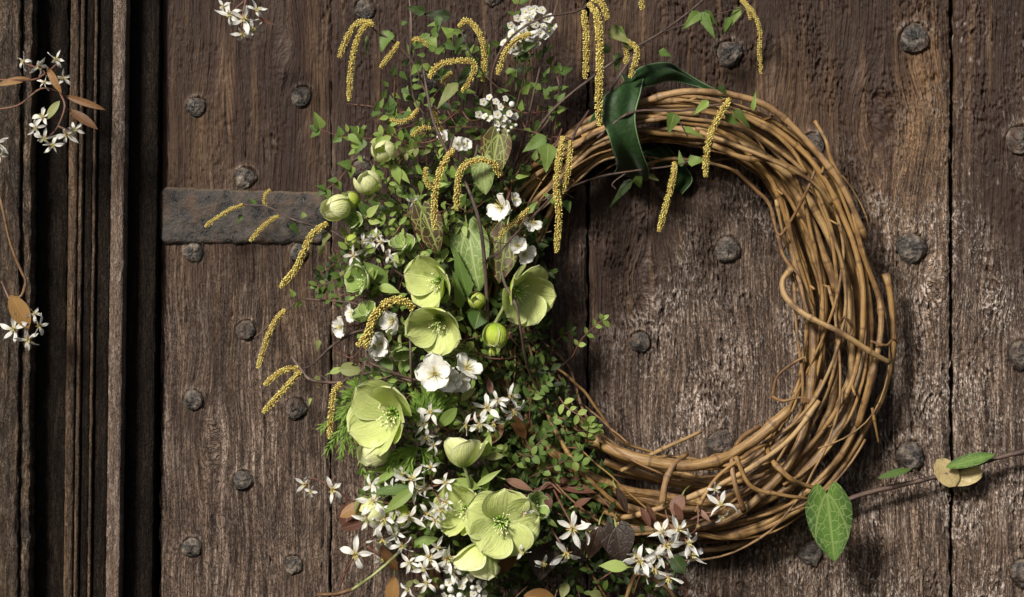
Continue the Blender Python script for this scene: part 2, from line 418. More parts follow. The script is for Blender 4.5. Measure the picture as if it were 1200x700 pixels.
M_LEAF_PK = leaf_mat('dusty_red_leaf', (0.055, 0.02, 0.012), (0.11, 0.045, 0.028), (0.20, 0.11, 0.075), vein=(0.22, 0.14, 0.1), veinamt=0.4, transl=0.15)
M_LEAF_TAN = leaf_mat('tan_leaf', (0.28, 0.22, 0.10), (0.34, 0.27, 0.13), (0.4, 0.33, 0.17), vein=(0.22, 0.15, 0.07), veinamt=0.4, net=4, transl=0.15)
M_LEAF_OL = leaf_mat('olive_leaf', (0.10, 0.12, 0.035), (0.17, 0.19, 0.06), (0.26, 0.28, 0.11), vein=(0.3, 0.33, 0.15), veinamt=0.4)

def petal_mat(name, base, mid, edge, veinc, veinamt=0.35, transl=0.35, rough=0.42, back=None, lines=24, rimc=(0.80, 0.82, 0.62)):
    m, nt, out = newmat(name)
    uvn = nt.nodes.new('ShaderNodeUVMap').outputs[0]
    sx = N(nt, 'ShaderNodeSeparateXYZ'); LK(nt, uvn, sx.inputs[0])
    u = math_(nt, 'ABSOLUTE', math_(nt, 'SUBTRACT', sx.outputs[0], 0.5)); v = sx.outputs[1]
    P = geo_pos(nt); bl = noise(nt, P, 70, 4, 0.6)
    c = ramp(nt, math_(nt, 'ADD', v, math_(nt, 'MULTIPLY', math_(nt, 'SUBTRACT', bl, 0.5), 0.35)), [(0.02, base), (0.4, mid), (1.0, edge)])
    ln = noise(nt, mapping(nt, uvn, (lines, 1.6, 1)), 1.0, 3, 0.6, 0.6)
    vv = ramp(nt, ln, [(0.5, 0.0), (0.64, 1.0)])
    vv = math_(nt, 'MULTIPLY', vv, ramp(nt, v, [(0.0, 1.0), (0.95, 0.35)]))
    c = mixc(nt, math_(nt, 'MULTIPLY', vv, veinamt), c, veinc)
    sp = noise(nt, P, 420, 2); c = mixc(nt, math_(nt, 'MULTIPLY', ramp(nt, math_(nt, 'ADD', math_(nt, 'MULTIPLY', sp, .7), math_(nt, 'MULTIPLY', bl, .3)), [(0.60, 0.0), (0.66, 1.0)]), 0.35), c, (base[0] * .8, base[1] * .62, base[2] * .6))   # freckles and bruises
    rim = math_(nt, 'MAXIMUM', ramp(nt, u, [(0.40, 0.0), (0.5, 0.7)]), ramp(nt, v, [(0.90, 0.0), (1.0, 0.7)]))
    c = mixc(nt, rim, c, rimc)
    if back is not None:
        g = nt.nodes.new('ShaderNodeNewGeometry')
        c = mixc(nt, math_(nt, 'MULTIPLY', g.outputs['Backfacing'], 0.75), c, back)
    principled(nt, out, c, rough, bump(nt, math_(nt, 'ADD', ln, bl), 0.0014, 1.0), spec=0.3, transl=transl, tcol=c)
    return m
M_HELL = petal_mat('hellebore_sepal', (0.22, 0.37, 0.025), (0.44, 0.57, 0.055), (0.58, 0.67, 0.14), (0.22, 0.35, 0.05), 0.6, back=(0.62, 0.68, 0.30))
M_HELL_P = petal_mat('pale_hellebore_sepal', (0.46, 0.58, 0.13), (0.66, 0.72, 0.30), (0.77, 0.79, 0.46), (0.52, 0.62, 0.18), 0.35)
M_HELL_G = petal_mat('green_hellebore_sepal', (0.13, 0.24, 0.045), (0.24, 0.36, 0.09), (0.36, 0.46, 0.15), (0.45, 0.55, 0.22), 0.35)
M_WHITE = petal_mat('white_petal', (0.74, 0.74, 0.62), (0.84, 0.83, 0.80), (0.86, 0.86, 0.84), (0.72, 0.71, 0.66), 0.3, transl=0.3, lines=14)

def simple_mat(name, a, b, rough=0.5, scale=300, transl=0.0, bd=0.0005, sheen=0.0, use_rnd=True):
    m, nt, out = newmat(name); P = geo_pos(nt)
    n = noise(nt, P, scale, 3)
    f = math_(nt, 'ADD', math_(nt, 'MULTIPLY', attr(nt, 'rnd'), 0.7), math_(nt, 'MULTIPLY', n, 0.4)) if use_rnd else n
    c = ramp(nt, f, [(0.2, a), (0.85, b)])
    principled(nt, out, c, rough, bump(nt, n, bd, 1.0), spec=0.3, transl=transl, sheen=sheen)
    return m
M_CATKIN = simple_mat('catkin_scale', (0.22, 0.135, 0.025), (0.62, 0.56, 0.17), 0.6, 500)
M_STAMEN = simple_mat('stamen', (0.55, 0.62, 0.22), (0.78, 0.80, 0.45), 0.5, 300, 0.2)
M_CENTRE = simple_mat('green_flower_centre', (0.16, 0.3, 0.04), (0.32, 0.48, 0.10), 0.4)
M_YELLOW = simple_mat('blossom_centre', (0.35, 0.30, 0.06), (0.66, 0.60, 0.22), 0.5)
M_CALYX = simple_mat('calyx', (0.20, 0.09, 0.035), (0.40, 0.30, 0.13), 0.5)
M_RIBBON = simple_mat('green_velvet', (0.004, 0.018, 0.003), (0.018, 0.052, 0.009), 0.62, 180, bd=0.001, sheen=0.08, use_rnd=False)
M_PIPING = simple_mat('ribbon_edge', (0.06, 0.11, 0.05), (0.17, 0.25, 0.13), 0.5, 500)
# ---------------------------------------------------------------- numpy noise
_perm = RNG.permutation(4096).astype(np.int64)
_gx = np.cos(np.linspace(0, 2 * np.pi, 4096, endpoint=False)); _gy = np.sin(np.linspace(0, 2 * np.pi, 4096, endpoint=False))
def perlin(x, y, seed=0):
    xi = np.floor(x).astype(np.int64); yi = np.floor(y).astype(np.int64); xf = x - xi; yf = y - yi
    def g(ix, iy, fx, fy):
        h = _perm[(_perm[(ix + seed * 131) & 4095] + iy) & 4095]
        return _gx[h] * fx + _gy[h] * fy
    u = xf ** 3 * (xf * (xf * 6 - 15) + 10); v = yf ** 3 * (yf * (yf * 6 - 15) + 10)
    a = g(xi, yi, xf, yf); b = g(xi + 1, yi, xf - 1, yf); c = g(xi, yi + 1, xf, yf - 1); d = g(xi + 1, yi + 1, xf - 1, yf - 1)
    return ((a + (b - a) * u) * (1 - v) + (c + (d - c) * u) * v) * 1.45
def fbm(x, y, o=4, seed=0, gain=0.5):
    s = 0; a = 1.0
    for i in range(o):
        s = s + a * perlin(x * 2 ** i, y * 2 ** i, seed + i * 7); a *= gain
    return s
def gauss(X, Y, blobs):
    s = np.zeros_like(X)
    for (cx, cy, rx, ry, a) in blobs: s += a * np.exp(-(((X - cx) / rx) ** 2 + ((Y - cy) / ry) ** 2))
    return s

def relief_board(name, parent, mat, xa, xb, y0, y1, front, thick, fn, sx=1.2, sy=1.5, lean=0.0, edge=4.0, jag=1.6):
    """a board with a carved, weathered front. xa..xb, y0..y1 in mm on the photo's grid (y down), front = mm proud of the door face; fn(X, Y, x_from_left, x_from_right) -> relief mm, weath, wear, tan"""
    nx = max(3, int((xb - xa) / sx) + 1); ny = int((y1 - y0) / sy) + 1
    xs = np.linspace(xa, xb, nx); ys = np.linspace(y0, y1, ny)
    X, Y = np.meshgrid(xs, ys)
    jl = jag * fbm(np.zeros(ny) + xa * .37, ys / 22, 3, 5); jr = jag * fbm(np.zeros(ny) + xb * .41, ys / 22, 3, 9)
    t = (X - xa) / (xb - xa)
    X = X + (jl[:, None] * np.exp(-(X - xa) / 10.0) + jr[:, None] * np.exp(-(xb - X) / 10.0))
    R5 = fn(X, Y); H, paleness, wear, tan = R5[:4]
    gsh = (R5[4] - X) / 1000 if len(R5) > 4 else np.zeros_like(X)
    dl = X - xa; dr = xb - X
    H = H - edge * np.exp(-np.abs(dl) / 2.2) - edge * np.exp(-np.abs(dr) / 2.2)
    Xl = X + lean * (700 - Y) / 700
    Vf = np.stack([(Xl - 600) / 1000, -(front + H) / 1000, (350 - Y) / 1000], -1).reshape(-1, 3)
    nb = nx * ny
    # back rim
    idx = np.arange(nb).reshape(ny, nx)
    rim = np.concatenate([idx[0, :], idx[1:, -1], idx[-1, -2::-1], idx[-2:0:-1, 0]])
    Vb = Vf[rim].copy(); Vb[:, 1] = -(front - thick) / 1000
    V = np.concatenate([Vf, Vb]) - np.array(WM[parent.name].translation)
    a = idx[:-1, :-1].ravel(); b = idx[:-1, 1:].ravel(); c = idx[1:, 1:].ravel(); d = idx[1:, :-1].ravel()
    Q = np.stack([a, d, c, b], -1)
    nr = len(rim); k = np.arange(nr); k2 = (k + 1) % nr
    Q2 = np.stack([rim[k], rim[k2], nb + k2, nb + k], -1)
    Q = np.concatenate([Q, Q2]).astype(np.int32)
    me = bpy.data.meshes.new(name)
    me.vertices.add(len(V)); me.vertices.foreach_set('co', V.astype(np.float32).ravel())
    me.loops.add(Q.size); me.loops.foreach_set('vertex_index', Q.ravel())
    me.polygons.add(len(Q)); me.polygons.foreach_set('loop_start', np.arange(0, Q.size, 4, dtype=np.int32))
    me.polygons.foreach_set('use_smooth', np.ones(len(Q), dtype=bool))
    me.materials.append(mat)
    for nm, A in (('paleness', paleness), ('wear', wear), ('tan', tan)):
        A = np.clip(A, 0, 1).ravel(); A = np.concatenate([A, np.full(nr, 0.1)])
        at = me.attributes.new(nm, 'FLOAT', 'POINT'); at.data.foreach_set('value', A.astype(np.float32))
    at = me.attributes.new('gshift', 'FLOAT', 'POINT'); at.data.foreach_set('value', np.concatenate([gsh.ravel(), np.zeros(nr)]).astype(np.float32))
    me.update(calc_edges=True); me.validate()
    return link(name, me, parent)

STUDS = [(230, 126, 12), (353, 114, 13), (428, 12, 13), (578, -6, 14), (287, 209, 13), (227, 296, 12), (288, 387, 12), (226, 469, 12),
         (347, 479, 13), (285, 563, 12), (225, 642, 12), (344, 662, 12), (855, 64, 16), (1072, 46, 18), (1068, 291, 18), (853, 293, 16),
         (750, 401, 13), (845, 519, 16), (1067, 534, 18), (949, 648, 16), (1196, 165, 18), (1198, 416, 18), (1200, 672, 18), (500, 97, 12),
         (423, 199, 12), (953, 170, 14), (934, 300, 16), (350, 296, 11)]
KNOTS = [(1035, 140, 34, 70), (1100, 330, 18, 40), (905, 70, 18, 60), (760, 330, 20, 45), (250, 520, 14, 50), (1160, 330, 15, 50), (330, 60, 14, 50), (820, 600, 20, 40)]
def door_fn(X, Y):
    Xw = X + 7 * fbm(X / 70, Y / 190, 2, 3)
    for (kx, ky, rx, ry) in KNOTS:
        dx = (X - kx); dy = (Y - ky); q = np.exp(-((dx / (rx * 1.4)) ** 2 + (dy / ry) ** 2))
        Xw = Xw - dx * q * 0.9
    rot = 0.25 + 0.75 / (1 + np.exp(-(X - 560) / 60))                    # right-hand boards are the most eroded
    g = 1 - np.abs(perlin(Xw / 4.2, Y / 120, 1)) * 2.2                    # grain ridges
    g2 = perlin(Xw / 13, Y / 140, 2)
    verm = fbm(Xw / 5.0 + 0.9 * perlin(X / 16, Y / 26, 33), Y / 17.0, 3, 4, 0.62)
    vr = 1 - np.abs(verm) * 2.4
    patch = np.clip(fbm(X / 55, Y / 85, 3, 6) * 1.2 + 0.5, 0, 1)
    kn = gauss(X, Y, [(a, b, c * .42, d * .3, 1) for a, b, c, d in KNOTS])
    kr = np.sin(np.sqrt(sum(0 * X for _ in range(1)) + ((X - 1035) / 4.5) ** 2 + ((Y - 140) / 9) ** 2) * 1.6) * np.exp(-((X - 1035) / 20) ** 2 - ((Y - 140) / 34) ** 2)
    H = 1.4 * kr - 0.8 * kn + 1.1 * g + 1.1 * g2 + (2.4 * patch * vr + 0.6 * verm) * (0.12 + 0.88 * rot)
    big = fbm(X / 120, Y / 200, 3, 21) * 1.5
    H = H + big
    cr = np.abs(perlin(Xw / 21, Y / 330, 12) + 0.18 * perlin(Xw / 5, Y / 30, 14))
    crm = np.clip(perlin(X / 60, Y / 120, 15) * 2.2, 0, 1)
    H = H - 3.6 * np.exp(-(cr / 0.026) ** 2) * crm
    cr2 = np.abs(perlin(Xw / 9, Y / 150, 17)); H = H - 1.6 * np.exp(-(cr2 / 0.04) ** 2) * np.clip(perlin(X / 45, Y / 70, 18) * 2.5, 0, 1)
    # wood tone: paler lower down and right, darker towards the top and upper left
    paleness = 0.14 + 0.53 * np.clip((Y - 190) / 380, -0.6, 1.1) + 0.28 * fbm(X / 90, Y / 160, 3, 30)
    paleness += gauss(X, Y, [(1095, 210, 45, 130, 0.35), (1030, 600, 120, 190, 0.6), (830, 420, 130, 140, 0.42), (1075, 420, 50, 200, 0.45), (1170, 560, 70, 200, 0.4), (640, 250, 160, 200, -0.35),
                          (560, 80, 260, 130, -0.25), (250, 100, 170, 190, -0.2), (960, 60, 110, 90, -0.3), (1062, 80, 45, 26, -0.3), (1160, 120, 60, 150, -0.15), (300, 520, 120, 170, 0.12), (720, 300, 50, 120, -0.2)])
    tan = gauss(X, Y, [(1085, 120, 28, 90, 0.9), (1045, 230, 60, 70, 0.45), (920, 130, 60, 70, 0.35), (700, 40, 60, 40, 0.3), (230, 190, 40, 120, 0.25), (1000, 350, 80, 80, 0.3), (370, 90, 14, 120, 0.35)])
    paleness = paleness - 0.25 * kn
    tan = tan + 0.30 * np.clip(perlin(X / 11, Y / 240, 44) * 2 - 0.25, 0, 1)
    wear = np.clip(1.5 * vr + 0.5 * g + 0.9 * patch - 1.15, 0, 1) * np.clip(0.3 + rot * 0.9, 0, 1)
    wear *= np.clip(0.1 + paleness * 1.1, 0, 1)
    wear += 0.8 * np.clip(perlin(Xw / 4, Y / 11, 41) - 0.42, 0, 1) * 2.5 * gauss(X, Y, [(1165, 250, 70, 330, 1.0), (240, 500, 120, 250, 0.45), (1080, 650, 60, 130, 0.6), (1085, 250, 40, 130, .6)])
    wear = wear * (0.25 + 0.75 / (1 + np.exp(-(X - 520) / 70))) * np.clip(0.75 + 1.2 * fbm(X / 75, Y / 110, 3, 51), 0.15, 1.4)
    for (sx_, sy_, r) in STUDS:
        dx = X - sx_; dy = Y - sy_; rr = np.sqrt(dx * dx + dy * dy)
        ring = np.exp(-((rr - r * 1.15) / (r * 0.22)) ** 2)
        up = np.clip(0.45 - dy / r * 0.6, 0.1, 1)
        H = H + 3.4 * ring * up - 1.5 * np.exp(-(rr / r) ** 4)
        paleness = paleness + ring * up * 0.28 * np.clip(1 + 1.5 * perlin(X / 12, Y / 12, 62), 0, 2)
        wear = wear * (1 - 0.85 * np.exp(-(rr / (r * 1.5)) ** 4))
        tan = tan + ring * up * 0.1; wear = wear + ring * np.clip(-dy / r, 0, 1) * 0.35 * np.clip(0.6 + 1.2 * perlin(X / 9, Y / 9, 61), 0, 1)
        stain = np.exp(-(dx / (r * .8)) ** 2) * np.exp(-((dy - 2.2 * r) / (1.6 * r)) ** 2)
        paleness = paleness - 0.3 * stain                                       # rust-dark run below each stud
    return H, paleness, wear, tan, Xw

door = thing('plank_door', 'old weathered brown plank door studded with iron nails, filling the photo behind the wreath', 'door', W(650, 750, 0))
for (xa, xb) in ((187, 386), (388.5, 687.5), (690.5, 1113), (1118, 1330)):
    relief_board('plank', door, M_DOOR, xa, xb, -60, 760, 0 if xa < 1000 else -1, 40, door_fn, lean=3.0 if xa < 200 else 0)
_b = MB()
def box(mb, x0, x1, y0, y1, z0, z1, rnd=0.5):
    V = [Vector((x, y, z)) for x in (x0, x1) for y in (y0, y1) for z in (z0, z1)]
    mb.add(V, [(0, 1, 3, 2), (4, 6, 7, 5), (0, 4, 5, 1), (2, 3, 7, 6), (0, 2, 6, 4), (1, 5, 7, 3)], [(0, 0)] * 8, rnd)
box(_b, -0.42, 0.74, 0.041, 0.06, -0.42, 0.42)
part('backing_board', _b, M_FRAME, door)

# studs
def stud(x, y, r, facets):
    mb = MB(); n = 11; rows = 6; c = W(x, y, 0); V = []; F = []; UV = []
    ph = random.uniform(0, 6); hh = r * random.uniform(0.34, 0.48)
    tx, ty = random.uniform(-.15, .15), random.uniform(-.1, .1)
    for j in range(rows):
        q = [1.02, 1.0, 0.86, 0.62, 0.3, 0.0][j]; hz = [-3.5 / r, 0.22, 0.62, 0.86, 0.97, 1.0][j]
        for k in range(n):
            a = 2 * math.pi * k / n
            fq = 1.0
            if facets: # hammered, nearly polygonal head
                aa = (a + ph) % (2 * math.pi / facets) - math.pi / facets
                fq = math.cos(math.pi / facets) / math.cos(aa) * 1.05
            rr = r * q * fq * (1 + 0.07 * math.sin(3 * a + ph) + random.uniform(-0.07, 0.07))
            dx = rr * math.cos(a); dz = rr * math.sin(a)
            h = hh * hz * (1 + random.uniform(-0.16, 0.16)) + (tx * dx + ty * dz) * (1 if j else 0) + 0.5
            V.append(Vector((c.x + dx / 1000, -(h + 0.6) / 1000, c.z + dz / 1000))); UV.append((k / n, q))
    for j in range(rows - 1):
        for k in range(n):
            k2 = (k + 1) % n; F.append((j * n + k, j * n + k2, (j + 1) * n + k2, (j + 1) * n + k))
    mb.add(V, F, UV, random.random()); return mb
for i, (x, y, r) in enumerate(STUDS):
    so = part('stud', stud(x, y, r, 6 if (x, y) in ((949, 648), (1067, 534)) else random.choice([0, 0, 7, 8])), M_IRON, door)
    so.data.polygons.foreach_set('use_smooth', [False] * len(so.data.polygons))

# iron strap
def strap():
    mb = MB(); nx, ny = 70, 26; V = []; F = []; UV = []
    for j in range(ny + 1):
        for i in range(nx + 1):
            u = i / nx; v = j / ny
            X = 186 + 200 * u; Yc = 253 + 3 * u
            half = 34 - 3 * u
            if u < 0.05: half *= math.sqrt(max(0, 1 - ((0.05 - u) / 0.05) ** 2)) * 0.4 + 0.6
            if u > 0.93: half *= 1 - ((u - 0.93) / 0.07) ** 2 * 0.35
            e = float(perlin(np.array([X / 17.0]), np.array([v * 2.0]), 50)[0])
            y = Yc + (v * 2 - 1) * (half + e * 1.2)
            edgev = min(v, 1 - v) * ny; edgeu = min(u, 1 - u) * nx
            h = 6.5 * (1 - math.exp(-min(edgev, edgeu) / 0.8)) - 3.5
            h += 1.1 * float(fbm(np.array([X / 24.0]), np.array([y / 18.0]), 4, 55)[0])
            V.append(Vector(((X - 600) / 1000, -(h + 3) / 1000, (350 - y) / 1000))); UV.append((u, v))
    for j in range(ny):
        for i in range(nx):
            a = j * (nx + 1) + i; F.append((a, a + nx + 1, a + nx + 2, a + 1))
    mb.add(V, F, UV, 0.5); return mb
part('iron_strap', strap(), M_STRAP, door)

# door frame on the left
frame = thing('door_frame', 'dark moulded timber door frame standing proud along the left edge of the door', 'door frame', W(90, 750, 0.03))
def ffn(wbase, amp, seed, g=1.0, tanv=0.0, convex=0.0, xa=0, xb=1):
    def fn(X, Y):
        Xw = X + 3 * fbm(X / 40, Y / 150, 2, seed)
        gr = 1 - np.abs(perlin(Xw / (4.5 * g), Y / (70 * g), seed + 1)) * 2
        ck = fbm(Xw / (5 * g), Y / (20 * g), 3, seed + 3)
        H = amp * (0.6 * gr + 0.7 * ck + perlin(Xw / 11, Y / 160, seed + 2))
        if convex: H = H + convex * (1 - ((X - (xa + xb) / 2) / ((xb - xa) / 2)) ** 2)
        w = wbase + 0.3 * fbm(X / 12, Y / 60, 3, seed + 5)
        return H, w, np.clip(w * (ck + 0.3), 0, 1), np.full_like(X, tanv) * np.clip(0.5 + fbm(X / 10, Y / 90, 2, seed + 9), 0, 1)
    return fn
FR = [('rough_post', M_FRAME_R, -90, -1, 66, 80, ffn(0.4, 1.5, 60, 1.5)), ('rough_post', M_FRAME_R, 4, 34, 70, 84, ffn(0.45, 2.2, 61, 1.6, 0.15)),
      ('split_edge', M_FRAME_R, 35.5, 46, 63, 77, ffn(0.75, 1.6, 63, 1.2, 0.2)),
      ('recessed_panel', M_FRAME, 47, 82, 34, 50, ffn(0.5, 0.5, 65)),
      ('moulding_strip', M_FRAME_B, 83, 93, 50, 66, ffn(0.5, 0.5, 67, 0.7, 0.35, 2.0, 83, 93)), ('moulding_strip', M_FRAME_B, 94.5, 99, 49, 65, ffn(0.5, 0.4, 69, 0.7, 0.1, 1.0, 94.5, 99)),
      ('moulding_strip', M_FRAME, 100, 109, 44, 60, ffn(0.5, 0.4, 71)), ('moulding_strip', M_FRAME_B, 110, 113, 47, 63, ffn(0.5, 0.3, 73, 0.7, 0.2)),
      ('moulding_strip', M_FRAME, 114, 130, 40, 58, ffn(0.4, 0.4, 75)),
      ('square_bead', M_FRAME_P, 131, 146, 44, 62, ffn(0.45, 0.45, 77, 0.8, 0.12)),
      ('rebate_board', M_FRAME, 147, 180, 16, 54, ffn(0.5, 0.5, 79))]
for (nm, mt, xa, xb, fr, th, fn) in FR:
    relief_board(nm, frame, mt, xa, xb, -60, 760, fr, th, fn, sx=1.1, sy=2.2, lean=9.0 if xa > 50 else 4.0, edge=2.0, jag=0.45 if xa > 47 else 1.6)
_b = MB(); box(_b, -0.69, -0.4135, 0.042, 0.06, -0.42, 0.42)
part('wall_plate', _b, M_FRAME, frame)
# ---------------------------------------------------------------- the wreath of vine canes
CL = [(991, 370, 52), (976, 470, 51), (928, 547, 50), (850, 590, 50), (765, 582, 53), (690, 555, 52), (625, 495, 50), (588, 420, 48), (582, 340, 46),
      (602, 262, 42), (648, 198, 32), (712, 154, 29), (785, 141, 33), (860, 152, 38), (926, 196, 43), (970, 272, 49)]
def ringpt(s):
    n = len(CL); s = (s % 1.0) * n; i = int(s); t = s - i
    a, b, c, d = (Vector(CL[(i + k) % n]) for k in (-1, 0, 1, 2))
    return 0.5 * ((2 * b) + (c - a) * t + (2 * a - 5 * b + 4 * c - d) * t * t + (3 * b - a - 3 * c + d) * t ** 3)
def ringpos(s, a, b):
    """a = in-plane offset (-1 inner .. 1 outer), b = depth offset (-1 door .. 1 lens)"""
    p = ringpt(s); q = ringpt(s + 0.004); t = (Vector((q.x - p.x, q.y - p.y))).normalized()
    n = Vector((-t.y, t.x))
    c = Vector((785 - p.x, 365 - p.y))
    if n.dot(c) > 0: n = -n
    q = 1 / (1 + math.exp((p.x - 640) / 18.0))              # the flower side sags back against the door
    return W(p.x + n.x * a * p.z, p.y + n.y * a * p.z, 0.046 - 0.012 * q + b * (0.036 - 0.012 * q))
wreath = thing('vine_wreath', 'large round wreath of twisted golden brown vine canes hanging on the studded door', 'wreath', ringpos(0.22, 0, 0))
def cane(s0, ln, r, rho, phi, tw, mat=None, r1=None, jit=0.10):
    n = int(ln * 120) + 4; pts = []
    o1, o2, o3 = random.uniform(0, 6), random.uniform(0, 6), random.uniform(0, 6)
    for i in range(n + 1):
        s = s0 + ln * i / n
        ph = phi + tw * 2 * math.pi * (s - s0) + 0.55 * math.sin(9 * s + o1)
        rh = rho * (1 + jit * math.sin(17 * s + o2) + jit * 0.5 * math.sin(41 * s + o3))
        a, b = rh * math.cos(ph), rh * math.sin(ph)
        p = ringpos(s, a, b)
        p.x += 0.0012 * math.sin(70 * s + o3) + 0.0003 * math.sin(190 * s + o2); p.z += 0.0012 * math.sin(83 * s + o1) + 0.0003 * math.sin(210 * s)
        if p.y > -r * 1.1: p.y = -r * 1.1
        pts.append(p)
    mb = MB(); tube(mb, pts, r, r1 if r1 else r * 0.75, 8, random.random(), 0, wob=0.035, nodes=0.36)
    # cut side-shoot stubs
    for _ in range(random.choice([1, 2, 2, 3])):
        k = random.randint(3, len(pts) - 3); t = (pts[k + 1] - pts[k]).normalized()
        d = (t * 0.7 + Vector((random.uniform(-1, 1), random.uniform(-1, 0.1), random.uniform(-1, 1))).normalized()).normalized()
        if r < 0.0045: tube(mb, [pts[k], pts[k] + d * r * 2.2, pts[k] + d * random.uniform(0.008, 0.018)], r * 0.5, r * 0.4, 6, 0.4)
    part('cane', mb, mat or M_CANE, wreath)
R_ = random.Random(5)
for i in range(8):
    cane(R_.random(), R_.uniform(0.6, 1.1), R_.uniform(0.0046, 0.0064), R_.uniform(0.3, 0.85), R_.uniform(0, 6.28), R_.choice([-1, 1]) * R_.uniform(0.3, 1.0))
for i in range(17):
    cane(R_.random(), R_.uniform(0.5, 1.1), R_.uniform(0.0027, 0.0042), R_.uniform(0.55, 1.02), R_.uniform(0, 6.28), R_.choice([-1, 1]) * R_.uniform(0.3, 1.1), r1=0.0019)
for i in range(19):
    cane(R_.random(), R_.uniform(0.2, 0.6), R_.uniform(0.0012, 0.0021), R_.uniform(0.75, 1.2), R_.uniform(0, 6.28), R_.choice([-1, 1]) * R_.uniform(0.6, 2.6), M_CANE_D if i % 2 else M_CANE, 0.0009, 0.2)
def tendril(pts, r, r1=None, mat=None, rnd=None, name='cane'):
    mb = MB(); tube(mb, smooth([W(*p) for p in pts], 6), r, r1 if r1 else r * 0.7, 7, random.random() if rnd is None else rnd, 0, wob=0.06, nodes=0.4)
    part(name, mb, mat or M_CANE, wreath)
# strays and bindings one can follow in the photo
tendril([(862, 200, .05), (885, 222, .05), (902, 240, .05), (912, 275, .052), (925, 262, .06), (945, 225, .085), (955, 200, .085)], .0024, mat=M_CANE_D)
tendril([(912, 275, .05), (918, 300, .05), (935, 325, .055), (943, 355, .065), (950, 380, .07)], .0026, .002, M_CANE_D)
tendril([(928, 315, .06), (917, 330, .06), (922, 350, .07), (945, 370, .085), (985, 390, .096), (1022, 414, .09), (1042, 425, .078)], .0036, .0033, M_CANE, .85)
tendril([(908, 500, .05), (899, 520, .06), (905, 540, .09), (925, 560, .1), (940, 568, .085), (962, 574, .07)], .0032, .0028, M_CANE, .3)
tendril([(872, 600, .09), (862, 570, .1), (858, 540, .09), (868, 515, .065), (890, 500, .05)], .003, .003, M_CANE_D, .7)
tendril([(862, 535, .1), (880, 570, .1), (915, 580, .098), (940, 584, .09), (958, 588, .06)], .0028, .002, M_CANE, .6)
tendril([(815, 600, .1), (840, 560, .1), (880, 530, .09), (900, 520, .07)], .0022, .002, M_CANE, .4)
tendril([(776, 590, .1), (780, 565, .1), (790, 545, .095), (805, 532, .08)], .0042, .003, M_CANE_D, .8)
tendril([(728, 552, .06), (765, 532, .07), (800, 516, .062), (822, 506, .052)], .0025, .002, M_CANE, .9)
tendril([(690, 512, .05), (730, 532, .08), (790, 546, .09), (840, 540, .088), (885, 515, .08), (925, 480, .08)], .0072, .006, M_CANE, .7)
tendril([(706, 610, .04), (760, 600, .085), (850, 565, .095), (920, 520, .095), (960, 470, .09)], .0035, .003, M_CANE, .9)
tendril([(745, 122, .07), (800, 108, .085), (860, 112, .08), (905, 128, .075), (945, 165, .075), (985, 215, .075), (1015, 280, .07)], .0042, .0035, M_CANE_D, .95)
tendril([(955, 142, .06), (968, 165, .068), (975, 190, .07), (1000, 240, .07)], .0022, .003, M_CANE, .3)
tendril([(835, 170, .09), (870, 185, .092), (905, 188, .09), (945, 205, .08)], .0034, .003, M_CANE, .2)
tendril([(820, 155, .088), (860, 170, .095), (900, 186, .1), (950, 212, .09), (975, 240, .08)], .0028, .002, M_CANE, .8)
tendril([(1005, 500, .06), (1022, 440, .07), (1032, 390, .065), (1030, 350, .06), (1012, 300, .065), (1000, 250, .07)], .0044, .003, M_CANE, .6)
tendril([(1022, 478, .06), (1026, 500, .055), (1030, 520, .045)], .0018, .0012, M_CANE, .4)
tendril([(1020, 400, .078), (1038, 405, .075), (1046, 398, .06), (1052, 402, .05)], .0016, .001, M_CANE_D, .4)
tendril([(905, 465, .055), (912, 440, .06), (940, 420, .07), (945, 424, .07)], .0018, .0014, M_CANE_D, .2)
tendril([(905, 465, .055), (918, 470, .07), (940, 466, .08), (955, 475, .075)], .002, .0014, M_CANE_D, .3)
tendril([(985, 378, .09), (990, 372, .1), (1000, 385, .095), (996, 395, .09)], .002, .0012, M_CANE_D, .1)
tendril([(750, 195, .03), (790, 186, .04), (850, 196, .05), (880, 215, .045), (905, 245, .04)], .0022, .0014, M_CANE, .5)

# ---------------------------------------------------------------- ribbon
def strip(path, width_vecs, mat, name, root, n=8, thick=0.0012, pipe=True):
    P = smooth(path, n); Wv = smooth(width_vecs, n); mb = MB(); V = []; UV = []; F = []; nu = 10
    for i, (p, w) in enumerate(zip(P, Wv)):
        t = (P[min(i + 1, len(P) - 1)] - P[max(i - 1, 0)]).normalized(); nn = t.cross(w).normalized()
        if nn.y > 0: nn = -nn
        for k in range(nu + 1):
            u = 2 * k / nu - 1
            V.append(p + w * u + nn * (0.0022 * math.sin(u * 3 + i * 0.13) + 0.0016 * math.sin(5 * u - i * .21))); UV.append((u, i / len(P)))
    c = nu + 1
    for i in range(len(P) - 1):
        for k in range(nu): F.append((i * c + k, i * c + k + 1, (i + 1) * c + k + 1, (i + 1) * c + k))
    mb.add(V, F, UV, 0.5)
    o = part(name, mb, mat, root)
    md = o.modifiers.new('thickness', 'SOLIDIFY'); md.thickness = thick; md.offset = 0
    if pipe:
        for sgn in (0, nu):
            m2 = MB(); tube(m2, [V[i * c + sgn] for i in range(len(P))], 0.00085, None, 6, 0.5)
            part('edge_cord', m2, M_PIPING, o)
    return o
ribbon = thing('velvet_ribbon', 'dark green velvet ribbon with pale edges looped over the top of the vine wreath', 'ribbon', W(735, 140, .08))
def wv(x, z, y=0.0): return Vector((x / 1000, y / 1000, z / 1000))
